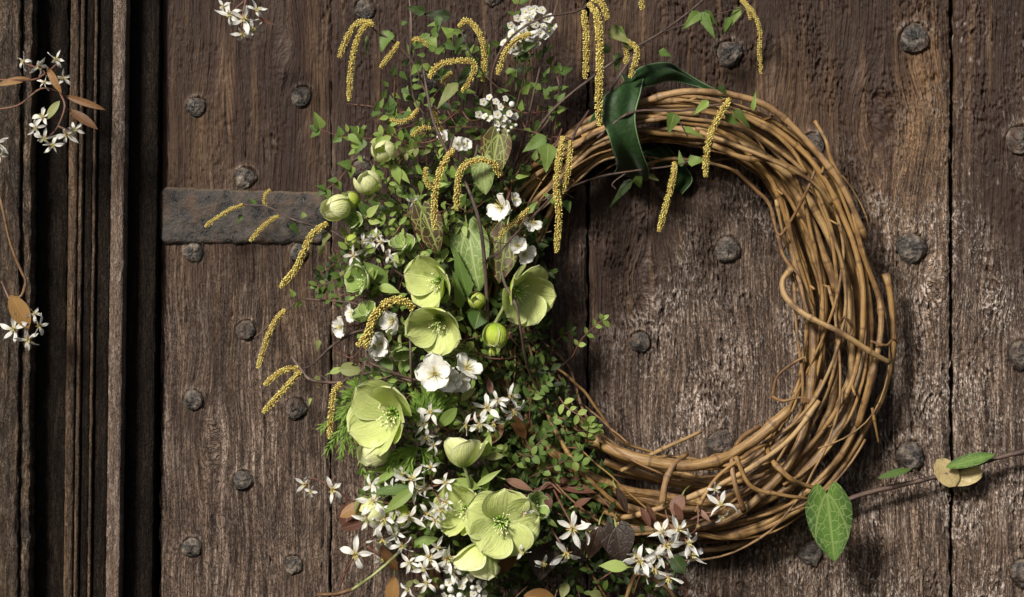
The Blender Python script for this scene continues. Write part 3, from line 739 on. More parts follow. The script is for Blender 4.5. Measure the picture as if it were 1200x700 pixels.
strip([W(738, 84, .03), W(742, 90, .07), W(731, 108, .098), W(724, 135, .105), W(733, 168, .10), W(742, 196, .07), W(738, 207, .03), W(736, 200, .01)],
      [wv(9, 4), wv(12, 8, 4), wv(19, 1, 3), wv(19, -3, -3), wv(17, -4, 3), wv(18, -3), wv(18, -3), wv(16, 0)], M_RIBBON, 'front_band', ribbon)
strip([W(740, 96, .085), W(762, 88, .075), W(785, 84, .05), W(806, 92, .03), W(832, 106, .018), W(856, 118, .012)],
      [wv(3, 11), wv(-4, 11), wv(-2, 10), wv(-6, 9), wv(-6, 7), wv(-5, 5)], M_RIBBON, 'back_loop', ribbon)
strip([W(722, 120, .06), W(708, 140, .05), W(702, 160, .045), W(712, 178, .03), W(728, 190, .01)],
      [wv(13, 2), wv(14, -2), wv(13, -6), wv(16, -6), wv(16, 0)], M_RIBBON, 'inner_tail', ribbon)
strip([W(765, 172, .02), W(782, 190, .018), W(800, 206, .014), W(790, 222, .008)],
      [wv(12, 6), wv(14, 2), wv(11, -4), wv(9, -6)], M_RIBBON, 'loose_end', ribbon)
# ---------------------------------------------------------------- hellebores
def nrm3(v): return Vector(v).normalized()
HPM = {}
def hell_petals(kind):
    if kind in HPM: return HPM[kind]
    mat = {'open': M_HELL, 'flat': M_HELL, 'cup': M_HELL_P, 'bud': M_HELL_P, 'green': M_HELL_G, 'gbud': M_HELL, 'droop': M_HELL}[kind]
    L = []
    for k in range(5):
        q = random.uniform(-10, 10)
        if kind == 'flat': a = dict(th0=36 + q, th1=-6 + q, L=0.98, Wd=1.36, Rc=1.2, ruff=0.02, wob=0.03)
        elif kind == 'open': a = dict(th0=26 + q, th1=56 + q * 1.5, L=1.2, Wd=1.38, Rc=0.85, ruff=0.015, wob=0.03)
        elif kind == 'droop': a = dict(th0=42 + q, th1=70 + q, L=1.15, Wd=1.15, Rc=0.75, ruff=0.03, wob=0.03)
        elif kind == 'cup': a = dict(th0=22 + q, th1=84 + q, L=1.3, Wd=1.5, Rc=0.80, ruff=0.02, wob=0.025)
        elif kind == 'green': a = dict(th0=35 + q, th1=62 + q, L=1.1, Wd=1.25, Rc=0.7, ruff=0.02, wob=0.03)
        else: a = dict(th0=0, th1=152 + q, L=1.95, Wd=1.65, Rc=0.66, wob=0.012, base=0.35, peak=0.5)
        L.append(petal_mesh('sepal', [mat], r0=0.04, nu=12, nv=14, peak=a.pop('peak', 0.60), tip=0.0, flare=0.12, **a))
    HPM[kind] = L; return L
def stamens(M, s, col=True):
    mb = MB()
    for k in range(26):
        a = random.uniform(0, 6.28); sp = random.uniform(0.08, 0.36); h = random.uniform(0.34, 0.60)
        p0 = Vector((0.05 * math.cos(a), 0.05 * math.sin(a), 0.04)); p1 = Vector((sp * 0.5 * math.cos(a), sp * .5 * math.sin(a), h * 0.6)); p2 = Vector((sp * math.cos(a), sp * math.sin(a), h))
        tube(mb, [p0, p1, p2], 0.011, 0.009, 4, 0.3)
        blob(mb, p2, 0.026, (math.cos(a), math.sin(a), .5), 1.5, 0.95, 0, 5, 3)
    for k in range(12):
        a = k * 0.5236; c = Vector((0.17 * math.cos(a), 0.17 * math.sin(a), 0.11))
        blob(mb, c, 0.042, (math.cos(a), math.sin(a), 1), 2.2, 0.1, 1, 6, 4)
    for k in range(4):
        a = k * 1.57; tube(mb, [Vector((0.03 * math.cos(a), 0.03 * math.sin(a), 0.05)), Vector((0.06 * math.cos(a), 0.06 * math.sin(a), 0.35)), Vector((0.10 * math.cos(a), 0.10 * math.sin(a), 0.58))], 0.04, 0.013, 6, 0.5, 1)
    return mb
STM = None
def hellebore(name, label, px, py, d, r, f, kind, roll=0.0, stem=None, group='hellebore flowers in the wreath', bracts=0, sc=(1, 1, 1), cat='flower'):
    global STM
    if kind in ('open', 'flat', 'cup', 'green'): r *= 1.1
    if kind in ('bud', 'gbud'): r *= 1.3; d += .008
    pos = W(px, py, d); root = thing(name, label, cat, pos, group)
    M = frame_from(f, roll, pos, r / 1000)
    z = Vector((f[0], -f[1], f[2])).normalized()
    closed = kind in ('bud', 'gbud')
    off = {'flat': 0.15, 'open': 0.38, 'droop': .45, 'cup': 0.55, 'bud': 0.62, 'gbud': 0.62, 'green': 0.4}[kind]
    M = Matrix.Translation(-z * (off * r / 1000)) @ M @ Matrix.Diagonal((sc[0], sc[1], sc[2], 1))
    pm = hell_petals(kind)
    order = [0, 2, 4, 1, 3]
    for k in range(5 if not closed else 4):
        step = 2 * math.pi / (5 if not closed else 4)
        K = Matrix.Rotation(step * k + random.uniform(-.06, .06), 4, 'Z') @ Matrix.Rotation(-0.06 if k % 2 else 0.04, 4, 'Y') @ Matrix.Rotation(0.12 + random.uniform(-.14, .14), 4, 'X') @ Matrix.Scale(1 - 0.035 * (k % 2) - (0.04 * (k == 4)), 4)
        link('sepal', pm[k], root, M @ K)
    if not closed:
        if STM is None: STM = stamens(None, 1).mesh('stamens', [M_STAMEN, M_CENTRE])
        link('stamens', STM, root, M @ Matrix.Scale(0.85, 4))
    base = M.translation
    st = [base] + ([W(*p) for p in stem] if stem else [base - z * 0.012, base - z * 0.03 + Vector((0.006, 0.012, -0.006))])
    mb = MB(); tube(mb, smooth(st, 5), 0.0021, 0.0019, 7, 0.6); part('stem', mb, M_GSTEM, root)
    for k in range(bracts):
        a = k * 2.1 + roll; e = M.to_3x3() @ Vector((math.cos(a), math.sin(a), 0.1)); e.normalize()
        mb = MB(); leaf(mb, base - z * 0.003, base + e * (r * 0.75 / 1000) - z * 0.004, r * 0.4 / 1000, z, 'lance', 0.1, 0.3, 0.0, 8, 4); part('bract', mb, M_LEAF_L, root)
    return root
H = hellebore
H('hellebore_flower', 'yellow green hellebore cup facing left, upper of the touching pair beside the ivy leaves', 508, 331, .118, 32, (-0.62, 0.72, -0.12), 'open', 0.5)
H('hellebore_flower', 'yellow green open hellebore with pale stamens facing down left, lower of the touching pair', 512, 381, .132, 33, (-0.22, 0.78, -0.55), 'open', 0.94)
H('hellebore_flower', 'tall yellow green hellebore facing the empty ring on its right, crossed by dark twig', 611, 345, .112, 36, (0.55, 0.75, -0.22), 'open', 0.2, sc=(1, 1.0, 1))
H('hellebore_flower', 'big yellow green hellebore with overlapping sepals beside the feathery green leaves', 452, 488, .128, 42, (-0.55, 0.78, -0.12), 'open', 1.1)
H('hellebore_flower', 'pale cream green hellebore cup turned upward showing its smooth outside and short pale stem', 542, 530, .125, 28, (-0.12, -0.22, 0.95), 'cup', 0.3, stem=[(547, 556, .125), (552, 575, .115), (556, 600, .09)])
H('hellebore_flower', 'largest flat open green hellebore with dark green centre low in the wreath', 588, 613, .138, 40, (0.16, 0.97, -0.10), 'flat', 0.25)
H('hellebore_flower', 'half hidden green hellebore just left of the largest open one', 541, 598, .112, 31, (-0.5, 0.8, 0.08), 'open', 0.8)
H('hellebore_flower', 'pale drooping hellebore showing the back of its sepals beneath the largest open one', 563, 656, .122, 31, (-0.15, -0.12, -0.95), 'cup', 0.5)
H('hellebore_flower', 'small deep green hellebore cup facing left at the wreath edge below the iron strap', 424, 330, .105, 23, (-0.72, 0.66, 0.0), 'green', 0.4, bracts=2)
H('hellebore_flower', 'small green half open hellebore with upright bracts above the white petals left of centre', 472, 288, .105, 17, (-0.35, 0.7, 0.6), 'green', 0.7, bracts=2)
H('hellebore_flower', 'tiny green half open hellebore under the leftmost round bud', 415, 260, .105, 13, (-0.3, 0.85, 0.35), 'green', 0.1, bracts=2)
H('hellebore_flower', 'small green hellebore with pointed bracts just left of the long curved catkin', 429, 369, .105, 18, (-0.5, 0.55, 0.5), 'green', 0.9, bracts=1)
H('hellebore_flower', 'spiky yellow green half closed hellebore above the white cherry blossom', 470, 412, .115, 15, (0.1, 0.5, -0.8), 'green', 0.2, bracts=3)
H('hellebore_flower', 'dull green hellebore back behind the largest open one, on its right', 628, 594, .10, 20, (0.6, 0.6, 0.3), 'green', 0.2)
gb = 'closed hellebore buds'
H('hellebore_bud', 'round pale green hellebore bud, uppermost of the three at the wreath top left', 451, 177, .10, 14.5, (-0.2, 0.55, 0.1), 'bud', 0.4, group=gb, bracts=1, stem=[(458, 196, .09), (468, 222, .07)], cat='bud')
H('hellebore_bud', 'round pale green hellebore bud with a pointed bract, middle of the three at top left', 432, 215, .105, 15.5, (-0.35, 0.55, 0.5), 'bud', 1.0, group=gb, bracts=2, stem=[(450, 232, .095), (470, 255, .07)], cat='bud')
H('hellebore_bud', 'fat round pale green hellebore bud nearest the iron strap', 396, 243, .105, 17, (-0.7, 0.65, 0.0), 'bud', 0.3, group=gb, stem=[(412, 246, .1), (430, 258, .09), (445, 275, .07)], cat='bud')
H('hellebore_bud', 'half hidden pale round bud tucked behind the fat bud nearest the iron strap', 411, 236, .09, 12, (-0.4, 0.6, 0.5), 'gbud', 0.3, group=gb, cat='bud')
H('hellebore_bud', 'tiny ball shaped green hellebore bud left of the small white petals', 412, 281, .11, 7.5, (-0.2, 0.75, -0.4), 'gbud', 0.3, group=gb, cat='bud')
H('hellebore_bud', 'plump ribbed egg shaped hellebore bud hanging left of the tall flower', 580, 390, .13, 13.5, (-0.05, 0.22, -0.95), 'gbud', 0.8, group=gb, stem=[(584, 372, .128), (590, 360, .115), (594, 340, .09)], bracts=1, sc=(1, 1, 1.12), cat='bud')
H('hellebore_bud', 'small round hellebore bud between the open flowers and above the egg shaped bud', 560, 353, .125, 10, (-0.3, 0.85, 0.2), 'gbud', 0.8, group=gb, stem=[(562, 362, .12), (570, 372, .1)], bracts=2, cat='bud')
H('hellebore_bud', 'pale layered closed hellebore below the big flower by the feathery leaves', 441, 528, .105, 19, (-0.7, 0.35, -0.5), 'bud', 0.2, group=gb, cat='bud')
H('hellebore_bud', 'pinkish green hellebore bud behind the white starry flowers at lower left', 437, 598, .10, 18, (-0.6, 0.7, -0.2), 'bud', 0.2, group=gb, cat='bud')
H('hellebore_bud', 'pale rounded hellebore bud among the starry flowers, right of the pinkish one', 466, 603, .10, 15, (0.0, 0.85, -0.4), 'gbud', 1.2, group=gb, cat='bud')
H('hellebore_bud', 'small green bud hanging directly under the egg shaped hellebore bud', 577, 411, .118, 4.5, (0, 0.2, -1), 'gbud', 0, group=gb, sc=(1, 1, 1.2), cat='bud')

# ---------------------------------------------------------------- white blossoms
STAR = [petal_mesh('petal', [M_WHITE], L=random.uniform(.85, 1.05), Wd=random.uniform(.26, .42), th0=random.uniform(0, 35), th1=random.choice([60, 30, 5, -30, -70]), r0=0.10, Rc=random.uniform(.3, .8), peak=random.uniform(.5, .72), base=0.3, nu=4, nv=8, wob=0.05, tip=0.2, tw=random.choice([0, 0, .9, -.9, 1.6]), bend=random.uniform(-.22, .22)) for k in range(12)]
CHER = [petal_mesh('petal', [M_WHITE], L=0.92, Wd=0.95, th0=25 - 8 * k, th1=12 + 8 * k, r0=0.08, Rc=1.0, peak=0.66, base=0.2, nu=7, nv=8, wob=0.06, notch=0.05, ruff=0.05) for k in range(3)]
def centre_mesh(kind):
    mb = MB()
    n = 12 if kind == 'star' else 20
    for k in range(n):
        a = random.uniform(0, 6.28); sp = random.uniform(0.08, 0.22 if kind == 'star' else 0.42); h = random.uniform(0.15, 0.32 if kind == 'star' else 0.5)
        p2 = Vector((sp * math.cos(a), sp * math.sin(a), h)); tube(mb, [Vector((0, 0, 0.02)), p2 * 0.6, p2], 0.016, 0.012, 4, 0.7)
        blob(mb, p2, 0.035 if kind == 'star' else .026, None, 1.2, random.uniform(0.3, 1), 0, 4, 3)
    blob(mb, Vector((0, 0, -0.05)), 0.12, None, 1.3, 0.4, 1, 6, 4)
    for k in range(5):
        a = k * 1.2566 + 0.6; e = Vector((math.cos(a), math.sin(a), 0)); leaf(mb, e * 0.06 + Vector((0, 0, -.06)), e * 0.34 + Vector((0, 0, -.10)), 0.10, (0, 0, 1), 'lance', 0, 0.2, 0, 3, 2, 0.3, 1)
    return mb.mesh('blossom_centre', [M_YELLOW, M_CALYX])
CEN = {'star': centre_mesh('star'), 'cherry': centre_mesh('cherry')}
def blossom(parent, px, py, d, r, f, kind='star', roll=None, drop=()):
    pos = W(px, py, d); roll = random.uniform(0, 6.28) if roll is None else roll
    M = frame_from(f, roll, pos, r / 1000)
    fl = link('flower', CEN[kind], parent, M)
    V_ = STAR if kind == 'star' else CHER
    for k in range(5):
        if k in drop: continue
        K = Matrix.Rotation(k * 1.2566 + random.uniform(-0.16, 0.16), 4, 'Z') @ Matrix.Rotation(random.uniform(-0.35, 0.15), 4, 'Y') @ Matrix.Rotation(random.uniform(-.5, .5) if kind == 'star' else random.uniform(-.12, .12), 4, 'X') @ Matrix.Scale(random.uniform(0.85, 1.08), 4)
        link('petal', random.choice(V_), fl, M @ K)
    return fl
def stem_part(root, pts, r=0.0013, r1=None, mat=None, name='stem', n=5):
    mb = MB(); tube(mb, smooth([W(*p) for p in pts], n), r, r1 or r * 0.7, 6, random.random(), 0, wob=0.05, nodes=0.35)
    return part(name, mb, mat or M_REDSTEM, root)
def leaf_part(root, b, t, w, mat, nrm=None, shape='oval', name='leaf', **k):
    mb = MB(); B = W(*b); T = W(*t)
    n = nrm if nrm else (random.uniform(-.5, .35), -1, random.uniform(0, .6))
    leaf(mb, B, T, w / 1000, n, shape, **k); return part(name, mb, mat, root)
def F(): return (random.uniform(-0.5, 0.5), random.uniform(0.6, 1), random.uniform(-0.5, 0.4))
def spray(label, flowers, stems, leaves=(), group='sprigs of starry white flowers', name='serviceberry_sprig', kind='star', cat='flower sprig'):
    b = stems[0][0]; root = thing(name, label, cat, W(*b), group)
    for s in stems: stem_part(root, s)
    for fl in flowers:
        px, py, d, r = fl[:4]; f = fl[4] if len(fl) > 4 else F(); drop = fl[5] if len(fl) > 5 else ()
        blossom(root, px, py, d, r * (1.12 if kind == 'star' else 1.05), f, kind, None, drop)
    for lf in leaves:
        b_, t_, w, mt = lf[:4]; leaf_part(root, b_, t_, w, mt, shape=lf[4] if len(lf) > 4 else 'oval', curl=random.uniform(-.1, .3), wave=.03)
    return root
S = spray
S('starry white sprig with bronze leaves against the rough dark post, uppermost at the left edge',
  [(28, 72, .11, 11), (46, 78, .12, 12), (66, 70, .115, 11, (0.3, .9, .3)), (74, 92, .115, 10, (.5, .7, 0)), (52, 97, .12, 9)],
  [[(-20, 92, .10), (12, 94, .11), (45, 92, .115), (70, 72, .11)], [(45, 92, .115), (52, 84, .118), (28, 74, .11)]],
  [((55, 78, .115), (70, 108, .125), 9, M_LEAF_BR), ((35, 92, .11), (-4, 98, .115), 9, M_LEAF_BR), ((75, 112, .11), (122, 128, .12), 8, M_LEAF_BR), ((80, 128, .11), (114, 150, .12), 11, M_LEAF_BR)])
S('starry white sprig hanging beneath the bronze leaves on the dark frame, second from top',
  [(50, 138, .12, 14, (-.2, .9, .3)), (52, 162, .12, 12), (78, 158, .12, 13, (.2, .9, -.2)), (62, 170, .122, 11), (42, 150, .115, 10), (88, 152, .118, 10)],
  [[(70, 108, .11), (76, 125, .118), (68, 148, .118), (58, 160, .118)], [(68, 148, .118), (84, 155, .118)], [(-20, 130, .1), (20, 124, .105), (48, 104, .11), (70, 108, .11)]],
  [((55, 140, .115), (68, 118, .12), 10, M_LEAF_OL)])
S('white flowers with one curled brown leaf hanging low on the rough left post',
  [(16, 386, .115, 15, (-.2, .9, .1)), (33, 398, .118, 14, (.1, .9, -.4)), (46, 382, .115, 12, (.6, .7, 0)), (40, 368, .112, 10, (.5, .7, .5))],
  [[(2, 330, .1), (12, 352, .11), (28, 372, .112), (33, 392, .113)], [(28, 372, .112), (44, 380, .11)]],
  [((12, 346, .115), (34, 384, .12), 22, M_LEAF_BR)])
S('white flowers dangling alone against the dark door top near the left',
  [(270, 18, .10, 15, (-.4, .9, 0)), (286, 22, .105, 16, (0, .95, -.2)), (300, 12, .10, 13, (.5, .8, .1)), (284, 40, .10, 13, (0, .8, -.5)), (296, 34, .1, 12, (.4, .8, -.3)), (262, 8, .098, 10)],
  [[(292, -25, .09), (288, 0, .098), (284, 20, .1), (284, 36, .1)], [(288, 0, .098), (272, 14, .098)]], [((300, 20, .1), (324, 30, .1), 5, M_LEAF_PK, 'lance')])
S('single white flower cut off by the left edge of the photo', [(-3, 168, .115, 14, (.3, .9, -.1)), (0, 182, .115, 9)], [[(-30, 150, .1), (-12, 158, .11), (-3, 168, .11)]])
S('starry white sprig arching out to the left over the bare plank, alone beside a stud',
  [(390, 574, .09, 17, (0, 1, -.1), (4,)), (357, 568, .085, 13, (-.3, .8, -.3), (0, 1)), (364, 577, .085, 9)],
  [[(440, 600, .08), (415, 588, .085), (392, 574, .088), (372, 562, .085), (355, 562, .082)], [(388, 570, .087), (392, 558, .088)]],
  [((408, 586, .08), (405, 620, .085), 20, M_LEAF_PK)])
S('lone four petalled white flower on a dark red stem over the plank at lower left',
  [(417, 650, .095, 20, (0, 1, 0), (2,)), (447, 656, .09, 10, (.2, .8, -.5), (1, 2))],
  [[(452, 618, .09), (430, 636, .092), (414, 655, .09), (404, 672, .085)], [(404, 672, .085), (398, 690, .08)], [(430, 640, .09), (445, 652, .09)]])
S('mass of starry white flowers around the pale buds at the lower left of the wreath',
  [(482, 562, .125, 18, (.1, .8, .5)), (488, 575, .125, 14), (436, 570, .115, 13), (438, 588, .12, 19, (-.4, .8, 0)), (450, 609, .125, 18, (0, .9, -.4)), (448, 632, .12, 17, (0, .7, -.7)), (480, 606, .13, 18, (.2, .9, -.3)), (500, 602, .12, 14, (.5, .7, -.3)), (462, 596, .125, 12), (430, 608, .118, 14), (497, 574, .11, 13)],
  [[(500, 560, .08), (484, 590, .11), (470, 610, .115), (450, 628, .11)], [(484, 590, .11), (440, 590, .11)], [(496, 570, .1), (482, 562, .12)]],
  [((486, 572, .125), (432, 576, .125), 13, M_LEAF_M, 'lance'), ((487, 572, .13), (447, 602, .13), 14, M_LEAF_M, 'lance'), ((428, 590, .1), (398, 606, .1), 16, M_LEAF_BR), ((432, 610, .1), (398, 620, .09), 13, M_LEAF_PK)])
S('starry white flowers between the pale upward cup and the big lower hellebore',
  [(516, 598, .12, 15, (.2, .8, .3)), (510, 610, .122, 13), (522, 588, .118, 11)],
  [[(500, 565, .1), (510, 578, .11), (517, 592, .115), (512, 606, .117)]], name='serviceberry_sprig')
S('ragged white starry flowers left of the pale drooping hellebore',
  [(503, 655, .118, 19, (0, .9, .2)), (497, 666, .12, 13), (524, 655, .12, 17, (.2, .95, 0)), (530, 668, .118, 14), (512, 642, .11, 11)],
  [[(486, 694, .08), (510, 676, .1), (522, 660, .11), (528, 650, .112)], [(510, 676, .1), (502, 658, .11)], [(522, 665, .11), (560, 690, .1)]],
  [((505, 650, .1), (512, 690, .1), 11, M_LEAF_BR)])
S('starry white flowers right of the cherry blossom and above the pale upward cup',
  [(571, 478, .125, 17, (.1, .95, .1)), (562, 497, .125, 14, (-.1, .8, -.5)), (546, 498, .12, 12, (-.3, .7, -.6)), (583, 470, .11, 13), (598, 465, .105, 14, (.5, .7, .1)), (602, 482, .105, 15, (.3, .6, -.6)), (578, 496, .12, 12, (.2, .7, -.7))],
  [[(530, 505, .09), (552, 492, .11), (572, 482, .115), (590, 472, .1), (604, 468, .1)], [(530, 505, .09), (515, 512, .09)]],
  [((540, 470, .1), (556, 455, .11), 9, M_LEAF_OL), ((575, 462, .11), (573, 444, .11), 8, M_LEAF_PK)])
S('white petalled sprig just right of the big hellebore by the feathery leaves',
  [(504, 484, .13, 15, (0, .85, .4)), (497, 496, .13, 14, (-.3, .9, -.1)), (500, 512, .125, 12, (0, .7, -.5)), (508, 522, .12, 10)],
  [[(530, 505, .09), (515, 500, .12), (504, 492, .125), (500, 482, .125)], [(515, 502, .12), (505, 515, .12)]],
  [((514, 500, .12), (536, 478, .13), 14, M_LEAF_M)])
S('crisp six petalled white starry flower on the dark leaves right of the largest hellebore',
  [(671, 620, .12, 21, (0, 1, .1)), (688, 622, .115, 13, (.7, .6, .2))], [[(648, 572, .07), (660, 596, .1), (671, 616, .113)], [(660, 580, .08), (640, 566, .08), (622, 600, .09)]],
  [((700, 556, .06), (622, 570, .09), 8, M_LEAF_PK), ((640, 578, .09), (645, 596, .095), 10, M_LEAF_PK)])
S('hanging white starry flower directly below the crisp six petalled one',
  [(664, 649, .12, 19, (0, .85, -.4), (1,)), (637, 660, .115, 12, (.3, .6, -.6), (1, 2)), (612, 646, .15, 11, (0, .5, -.7), (1, 3)), (614, 602, .15, 12, (.3, .5, -.6), (0, 2))],
  [[(646, 620, .1), (655, 634, .108), (663, 646, .112)], [(655, 700, .06), (640, 676, .09), (636, 660, .11)]])
S('crowded cluster of starry white flowers low in the wreath beside a dark heart shaped leaf',
  [(750, 657, .135, 19, (-.2, .9, -.2)), (745, 650, .13, 12), (782, 640, .14, 19, (0, 1, 0)), (776, 624, .13, 16, (-.1, .8, .4)), (795, 622, .135, 16, (.2, .9, .3)), (806, 636, .135, 16, (.4, .8, -.1)), (810, 651, .13, 18, (.5, .85, 0)), (768, 668, .13, 17, (-.2, .8, -.4)), (770, 650, .132, 14), (783, 678, .135, 17, (0, .7, -.7)), (792, 660, .12, 12), (758, 672, .12, 12)],
  [[(742, 700, .08), (752, 672, .12), (772, 652, .125), (785, 630, .125), (780, 598, .1)], [(772, 652, .125), (806, 648, .12)], [(782, 660, .125), (783, 680, .12)], [(785, 634, .125), (805, 630, .12)]],
  [((788, 650, .14), (802, 672, .145), 18, M_LEAF_D), ((762, 618, .12), (752, 594, .12), 9, M_LEAF_PK), ((800, 610, .115), (790, 590, .12), 9, M_LEAF_PK)])
S('white starry flower alone on the vine canes at the lower right of the flowers',
  [(845, 592, .12, 17, (0, .8, .5), (3,)), (847, 606, .115, 10, (.1, .7, -.7), (0, 1)), (838, 574, .11, 9)],
  [[(808, 610, .09), (825, 602, .1), (843, 598, .112), (840, 576, .105)]], [((818, 596, .1), (833, 612, .11), 6, M_LEAF_PK, 'lance')])
S('seeding yellow green starry heads right of the crowded white cluster',
  [(818, 617, .12, 8, (.1, 1, .1), (0, 1, 2, 3, 4)), (818, 589, .11, 7, (0, .9, .3), (0, 1, 2, 3, 4)), (724, 614, .11, 8, (0, .9, .3), (0, 1, 2, 3, 4)), (770, 672, .12, 7, (0, .9, .3), (0, 1, 2, 3, 4)), (805, 640, .12, 7, (0, .9, .3), (0, 1, 2, 3, 4))],
  [[(790, 640, .09), (806, 628, .1), (817, 618, .112), (818, 590, .105)], [(700, 640, .06), (712, 624, .09), (724, 616, .1)]])
S('small drift of starry white flowers between the pale upward cup and half hidden hellebore',
  [(522, 566, .115, 13), (505, 548, .12, 12, (-.2, .8, .4)), (470, 556, .12, 11), (460, 574, .12, 13)],
  [[(500, 600, .08), (506, 570, .1), (505, 550, .11)], [(500, 600, .08), (470, 575, .11)], [(506, 570, .1), (520, 568, .11)]])
S('loose starry white flowers low between the long oval leaf and the ragged sprig',
  [(470, 640, .115, 13, (0, .9, -.3)), (480, 660, .115, 12), (462, 626, .118, 12), (500, 684, .115, 13), (478, 690, .11, 11)],
  [[(496, 610, .08), (482, 640, .105), (480, 662, .11), (498, 684, .108)], [(482, 640, .105), (464, 628, .11)]])
# small white petals left
S('scatter of small white petals left of the small half open green hellebore',
  [(426, 283, .10, 12), (436, 281, .1, 11), (446, 284, .1, 11), (433, 291, .098, 10), (414, 300, .1, 12), (456, 300, .095, 10), (462, 305, .095, 10), (484, 236, .1, 9), (442, 276, .1, 9)],
  [[(470, 310, .07), (450, 295, .085), (432, 285, .09), (416, 298, .09)], [(450, 295, .085), (485, 240, .09)]], name='serviceberry_sprig')
S2 = dict(name='blossom_sprig', kind='cherry', group='round petalled white blossoms', cat='blossom')
S('large frilly white cherry blossom in the middle of the flowers', [(510, 438, .14, 23, (-.15, .95, .1)), (524, 446, .13, 16, (.3, .85, -.1))], [[(530, 470, .09), (520, 455, .12), (512, 442, .13)]], **S2)
S('white cherry blossom with long stamens seen edge on, right of the large frilly one', [(546, 432, .125, 20, (.55, .6, .45)), (538, 446, .12, 14, (.5, .7, -.3))], [[(552, 470, .09), (548, 450, .11), (546, 438, .118)]], **S2)
S('white blackthorn blossom with spread stamens under the bronze ivy leaves', [(588, 243, .12, 19, (-.55, .75, .1), (0,)), (602, 234, .105, 9, (.5, .6, .3))], [[(600, 215, .08), (597, 228, .1), (590, 242, .112)]], **S2)
S('small white blackthorn blossom on the angled twig right of the bronze ivy', [(624, 260, .11, 12, (.4, .8, 0), (1, 2))], [[(612, 268, .1), (618, 264, .105), (624, 260, .106)]], **S2)
S('pair of dull white blossoms above the tall right facing hellebore', [(606, 288, .10, 13, (.1, .9, .2)), (614, 298, .09, 14, (.4, .8, 0))], [[(598, 270, .08), (602, 280, .09), (608, 290, .095)]], **S2)
S('ruffled white blossom by the seam of the planks left of the long curved catkin', [(414, 368, .09, 12, (-.7, .4, 0)), (400, 383, .088, 13, (-.6, .6, -.2))], [[(432, 375, .08), (418, 382, .082), (408, 380, .085)]], **S2)
S('white blossoms directly beneath the long curved catkin', [(461, 377, .10, 16, (-.4, .8, -.1)), (446, 403, .105, 16, (-.4, .85, 0)), (441, 412, .1, 10)], [[(480, 400, .08), (465, 395, .09), (452, 402, .098)], [(480, 400, .08), (468, 388, .09)]], **S2)
S('white petals peeping out by the yellow catkins in the upper middle', [(520, 165, .10, 12, (-.5, .6, .3), (1, 2)), (536, 170, .1, 10, (.2, .8, .3)), (544, 170, .1, 9, (.4, .8, .3))], [[(530, 200, .07), (530, 185, .09), (524, 170, .095)]], **S2)

# clusters of tiny white flowers
def umbel(label, px, py, d, rad, n, r, closed, stem, sx=1.0):
    root = thing('tiny_flower_cluster', label, 'flower cluster', W(px, py, d), 'clusters of tiny white flowers')
    stem_part(root, stem, 0.0012, mat=M_GSTEM)
    pts = []
    for k in range(n):
        for _ in range(30):
            a = random.uniform(0, 6.28); q = rad * math.sqrt(random.random())
            x, y = px + q * math.cos(a) * sx, py + q * math.sin(a) * 0.8
            if all((x - u) ** 2 + (y - v) ** 2 > (r * 1.35) ** 2 for u, v in pts): break
        pts.append((x, y)); dd = d + 0.012 * (1 - (q / rad) ** 2)
        c = W(x, y, dd); mb = MB(); rr = r * random.uniform(.8, 1.1) / 1000
        if random.random() < closed: blob(mb, c, rr * 0.75, None, 1, 0.9, 0, 7, 5)
        else:
            M = frame_from((random.uniform(-.9, .9), .9, random.uniform(-.6, .8)), 0, c, rr); e = MB()
            for q5 in range(5):
                a = q5 * 1.2566
                leaf(e, (0, 0, 0), (math.cos(a), math.sin(a), .25), .95, (0, 0, 1), 'obovate', 0.2, 0.3, 0, 4, 2, 0.9)
            blob(e, Vector((0, 0, .12)), .25, None, 1, .5, 1, 6, 4)
            mb = None; f = link('floret', e.mesh('floret', [M_WHITE, M_YELLOW]), root, M)
        if mb: part('floret', mb, [M_WHITE], root)
        m3 = MB(); tube(m3, smooth([c, c.lerp(W(*stem[-1]), .5) + Vector((0, .004, -.002)), W(*stem[-1])], 3), .0005, .0006, 4, .5)
        part('stalk', m3, M_GSTEM, root)
    return root
umbel('dense head of tiny white flowers at the top of the wreath near the photo edge', 624, 32, .09, 27, 30, 6.0, 0.08, [(612, 110, .05), (618, 80, .07), (624, 50, .082)])
umbel('lower sprinkling of tiny white flowers by the orange catkin under the dense head', 605, 50, .085, 17, 9, 5, 0.2, [(605, 110, .05), (606, 80, .07), (606, 62, .08)])
umbel('open cluster of little round white cups above the bronze ivy leaves', 584, 130, .10, 22, 15, 5, 0.15, [(582, 185, .06), (583, 165, .08), (584, 145, .09)], 1.1)
umbel('pearly round white buds just below the cluster of little cups', 592, 151, .10, 13, 7, 3, 1.0, [(586, 190, .06), (588, 172, .085), (590, 160, .092)], 1.1)
umbel('ragged cluster of tiny white flowers at the bottom edge beneath the drooping hellebore', 543, 690, .10, 22, 22, 5, 0.2, [(560, 730, .05), (555, 715, .08), (548, 700, .09)], 1.2)
umbel('small white florets beside the drooping hellebore at its lower left', 558, 668, .10, 12, 8, 4.5, 0.2, [(575, 700, .06), (568, 690, .08), (560, 676, .09)], 1.0)

